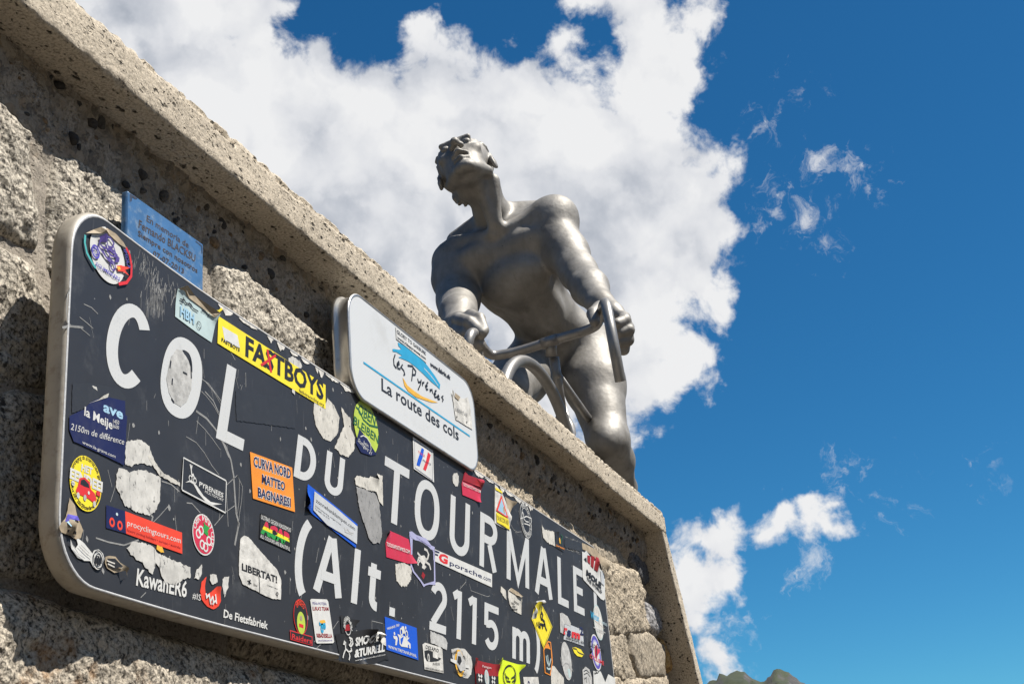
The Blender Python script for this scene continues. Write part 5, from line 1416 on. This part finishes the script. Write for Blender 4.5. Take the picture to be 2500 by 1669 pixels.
# arms
elL, wrL = P_(1412, 664, 5.80), P_(1466, 742, 5.47)
G.cone(shL, .128, P_(1385, 620, 5.90), .112, .05); G.cone(P_(1385, 620, 5.90), .108, elL, .092, .04); G.cone(elL, .092, P_(1440, 703, 5.64), .092, .04); G.cone(P_(1440, 703, 5.64), .090, wrL, .062, .03)
G.ell(P_(1352, 535, 5.97), (.135, .13, .13), TM, .05)
elR, wrR = P_(1119, 735, 5.86), P_(1117, 796, 5.50)
G.cone(shR, .125, P_(1110, 680, 5.95), .118, .05); G.cone(P_(1110, 680, 5.95), .116, elR, .108, .04); G.cone(elR, .108, P_(1118, 765, 5.66), .095, .04); G.cone(P_(1118, 765, 5.66), .09, wrR, .066, .03)
# neck and throat
hc = P_(1136, 412, 5.72)
vw = -nz(hc - np.array([0, 0, CZ])); iu = nz(up - vw * (up @ vw)); ir = np.cross(iu, vw)
if ir @ rt < 0: ir = -ir
th, ro = R(58), R(22)
im = math.cos(ro) * iu - math.sin(ro) * ir
hf = math.cos(th) * vw + math.sin(th) * im                 # the way the face looks
hu = -math.sin(th) * vw + math.cos(th) * im
hx = np.cross(hf, hu)
if hx @ ir < 0: hx = -hx                                   # x towards the rider's left ear
HM = np.stack([hx, hf, hu], 1); HS = 1.70; HV = np.array([1.88, 1.60, 1.75])
H = lambda x, y, z: hc + HM @ (np.array([x, y, z]) * HV)
skull = H(0, -.035, -.045)
G.chain([skull, P_(1178, 462, 5.80), P_(1200, 520, 5.90), nek], [.090, .088, .090, .10], .04)
G.cone(P_(1182, 540, 5.98), .06, P_(1120, 592, 6.05), .07, .05); G.cone(P_(1228, 520, 5.98), .06, P_(1310, 525, 6.05), .08, .05)
for a, b in (((1172, 455, 5.72), (1204, 556, 5.80)), ((1205, 440, 5.76), (1216, 552, 5.80))):   # neck cords
    G.cone(P_(*a), .030, P_(*b), .024, .035)
G.cone(P_(1215, 566, 5.82), .024, P_(1318, 520, 5.90), .03, .04); G.cone(P_(1200, 572, 5.82), .024, P_(1110, 592, 5.92), .03, .04)  # collar bones
G.ell(P_(1209, 562, 5.76), (.03, .03, .03), None, .03, -1)
# legs
hipL, knL, anL = P_(1436, 862, 6.52), P_(1484, 1072, 6.22), P_(1527, 1190, 6.62)
G.cone(hipL, .175, P_(1452, 940, 6.38), .160, .06); G.cone(P_(1452, 940, 6.38), .158, knL, .104, .05); G.ell(P_(1480, 1080, 6.15), (.07, .07, .08), None, .05)
G.cone(knL, .102, P_(1502, 1125, 6.38), .098, .05); G.cone(P_(1502, 1125, 6.38), .097, anL, .056, .04)
hipR, knR = P_(1312, 880, 6.52), P_(1238, 955, 5.90)
anR = knR + np.array([.25, 0.02, -.66])
G.cone(hipR, .17, P_(1270, 920, 6.20), .155, .06); G.cone(P_(1270, 920, 6.20), .152, knR, .11, .04); G.cone(knR, .108, knR + (.14, 0, -.28), .095, .04); G.cone(knR + np.array((.14, 0, -.28)), .092, anR, .055, .04)
for an in (anL, anR):
    G.cone(an, .058, an + np.array((-.02, 0, -.09)), .055, .04); G.cone(an + np.array((.05, 0, -.10)), .05, an + np.array((-.26, 0, -.15)), .045, .04)
# head
def hell(c, r, k=.012, op=1): G.ell(H(*c), np.array(r) * HV, HM, k * HS, op)
def hcon(a, ra, b, rb, k=.010): G.cone(H(*a), ra * HS, H(*b), rb * HS, k * HS)
hell((0, -.012, .040), (.077, .096, .082), .02); hell((0, .032, -.018), (.062, .062, .082), .02); hell((0, .042, -.072), (.047, .046, .036), .02)
hell((0, .083, -.104), (.021, .019, .018), .016)
for sg in (-1, 1):
    hcon((sg * .056, .0, -.058), .016, (sg * .017, .075, -.104), .015, .016)
    hell((sg * .046, .068, -.010), (.018, .015, .016), .016)
hcon((-.040, .086, .038), .010, (.040, .086, .038), .010, .014)
for sg in (-1, 1): hell((sg * .031, .106, .019), (.021, .021, .014), .008, -1)
for sg in (-1, 1): hell((sg * .031, .083, .018), (.0125, .0125, .0115), .002)
hcon((0, .092, .028), .008, (0, .124, -.020), .0145, .010)
for sg in (-1, 1): hell((sg * .0135, .108, -.026), (.009, .011, .009), .006)
hcon((-.021, .093, -.053), .0065, (0, .104, -.047), .0085, .007); hcon((0, .104, -.047), .0085, (.021, .093, -.053), .0065, .007)
hcon((-.019, .092, -.078), .0065, (0, .102, -.083), .009, .007); hcon((0, .102, -.083), .009, (.019, .092, -.078), .0065, .007)
hell((0, .107, -.0655), (.021, .026, .0125), .003, -1)
for sg in (-1, 1):
    hell((sg * .080, -.012, -.004), (.008, .018, .029), .008); hell((sg * .090, -.006, .0), (.006, .011, .019), .004, -1); hcon((sg * .084, -.026, .020), .006, (sg * .084, -.026, -.018), .006, .005)
# hair: wavy cap with a hairline across the brow and a heavier nape
rgh = np.random.default_rng(4)
for k_ in range(330):
    a = rgh.normal(size=3); a /= np.linalg.norm(a)
    if a[2] < -.45 or (a[1] > .38 and a[2] < .78) or (a[1] > -.05 and a[2] < .22): continue
    c = np.array([0, -.014, .042]) + a * np.array([.079, .098, .085])
    tdir = np.cross(a, (0.3, 0, 1)); tdir /= np.linalg.norm(tdir)
    hcon(c - tdir * .010, .0062, c + tdir * .010, .005, .004)
hell((0, -.078, -.015), (.060, .034, .052), .012)
for k_ in range(60):
    a = rgh.normal(size=3); a /= np.linalg.norm(a)
    if a[1] > .2: continue
    c = np.array([0, -.078, -.015]) + a * np.array([.061, .036, .053])
    hcon(c - (.0, .0, .010), .006, c + (.0, .0, .010), .005, .005)
# hands: four fingers closed round the bar, thumb on the other side
def hand(wr, palm, fingers, thumb, rf=.027):
    G.cone(wr, .062, palm, .056, .03)
    for fpts in fingers:
        pts = [P_(*q) for q in fpts]
        G.cone(palm, .040, pts[0], rf * 1.05, .018)
        G.chain(pts, [rf * 1.05, rf, rf * .92, rf * .82][:len(pts)], .008)
    pts = [P_(*q) for q in thumb]
    G.chain([palm] + pts, [.040, .033, .029, .023][:len(pts) + 1], .010)
hand(wrL, P_(1496, 766, 5.40), [[(1524, 776 , 5.36), (1526, 782, 5.26), (1506, 790, 5.22)], [(1533, 800, 5.38), (1534, 806, 5.27), (1512, 812, 5.24)], [(1532, 825, 5.40), (1533, 830, 5.29), (1513, 836, 5.26)], [(1522, 848, 5.42), (1522, 852, 5.32), (1508, 852, 5.28)]],
     [(1464, 752, 5.36), (1448, 766, 5.27), (1452, 786, 5.21)], .0275)
hand(wrR, P_(1122, 788, 5.42), [[(1118, 779, 5.34), (1146, 787, 5.22), (1176, 813, 5.20)], [(1112, 804, 5.36), (1140, 814, 5.23), (1172, 841, 5.22)], [(1110, 830, 5.38), (1136, 842, 5.25), (1166, 866, 5.24)], [(1110, 855, 5.40), (1132, 866, 5.28), (1156, 886, 5.27)]],
     [(1150, 772, 5.36), (1170, 778, 5.26), (1183, 806, 5.21)], .030)
V, F = G.mesh()
del G
stat = thing('cyclist_statue', (6, 1.7, CZ + ZT), 'silver cast-metal statue of a racing cyclist straining upward on a tube-framed bicycle', 'statue')
body = mesh_ob('rider', V, F, M_stat, stat)
me = body.data
nr = np.zeros(len(me.vertices) * 3, np.float32); me.vertices.foreach_get('normal', nr); nr = nr.reshape(-1, 3)
V = V + nr * (.0022 * fbm(V * 9, 3) + .0008 * fbm(V * 38, 2))[:, None]
me.vertices.foreach_set('co', V.astype(np.float32).ravel()); me.update()

sm = body.modifiers.new('smooth', 'SMOOTH'); sm.factor = .5; sm.iterations = 2
# bicycle
def tb(name, pts, r, seg=18, sub=8, parent=stat, closed=False):
    V, F = tube(pts, r, seg, sub=sub, closed=closed); return mesh_ob(name, V, F, M_tube, parent)
WY = 1.62
wc = np.array([5.15, WY, CZ + ZT + .455]); wr_ = .428
def wheel(name, c, yaw=0.0):
    a = np.linspace(0, 2 * math.pi, 48, endpoint=False)
    d = np.array([math.cos(yaw), math.sin(yaw), 0])
    w = tb(name, [c + wr_ * (math.cos(x) * d + math.sin(x) * np.array([0, 0, 1])) for x in a], .027, 16, 2, stat, True)
    tb('hub', [c - (0, .06, 0), c + (0, .06, 0)], .03, 14, 1, w)
    return w
wheel('front_wheel', wc, R(-3)); wheel('rear_wheel', wc + (1.32, .05, 0))
bar = [P_(1150, 905, 5.12), P_(1140, 860, 5.05), P_(1150, 815, 5.08), P_(1165, 820, 5.28), P_(1178, 846, 5.42), P_(1200, 866, 5.50), P_(1240, 863, 5.53), P_(1290, 850, 5.55), P_(1345, 832, 5.56), P_(1400, 816, 5.55), P_(1432, 806, 5.52), P_(1456, 793, 5.46), P_(1468, 765, 5.32), P_(1474, 743, 5.18), P_(1480, 745, 5.06), P_(1489, 790, 5.00), P_(1500, 850, 4.99), P_(1512, 915, 5.02), P_(1515, 930, 5.03)]
hb = tb('handlebar', bar, .0235, 20, 6)
tb('stem_sleeve', [P_(1322, 840, 5.555), P_(1362, 827, 5.56)], .0275, 20, 1, hb)
sb = P_(1350, 838, 5.58); hd = P_(1372, 1010, 5.74)
tb('stem', [P_(1344, 838, 5.57), P_(1346, 868, 5.60)], .028, 18, 2)
ht = P_(1352, 872, 5.62)
tb('head_tube', [ht, hd], .025, 18, 2)
crown = hd + (0, 0, -.02)
for sg in (-1, 1):
    tb('fork_blade', [hd, hd + np.array((-.05, sg * .05, -.12)), wc + (0.02, sg * .055, .0)], .024, 12, 4)
bb = np.array([5.95, WY + .02, CZ + ZT + .38]); seat = np.array([6.45, WY + .05, CZ + ZT + 1.02])
tb('top_tube', [ht + (0.02, 0, -.08), seat + (-.02, 0, -.12)], .02, 14, 1); tb('down_tube', [hd + (0.02, 0, .06), bb], .02, 14, 1); tb('seat_tube', [bb, seat], .03, 14, 1)
rc_ = wc + np.array((1.32, .05, 0))
for sg in (-1, 1):
    tb('seat_stay', [seat + (-.03, sg * .03, -.15), rc_ + (0, sg * .06, 0)], .018, 10, 1); tb('chain_stay', [bb + (0, sg * .03, 0), rc_ + (0, sg * .06, 0)], .02, 10, 1)
V, F = tube([seat + (-.22, 0, .03), seat + (-.05, 0, .035), seat + (.12, 0, .05)], [.03, .06, .085], 16, sub=4); mesh_ob('saddle', V, F, M_tube, stat)
for an, nm in ((anL, -1), (anR, 1)):
    ped = an + np.array((-.12, 0, -.17))
    tb('crank', [bb + (0, nm * .09, 0), ped + (0, nm * .02, -.02)], .02, 10, 1)
    V, F = box_geo(ped[0] - .07, ped[0] + .07, ped[1] - .07, ped[1] + .07, ped[2] - .035, ped[2] - .01); mesh_ob('pedal', V, F, M_tube, stat, smooth=False)
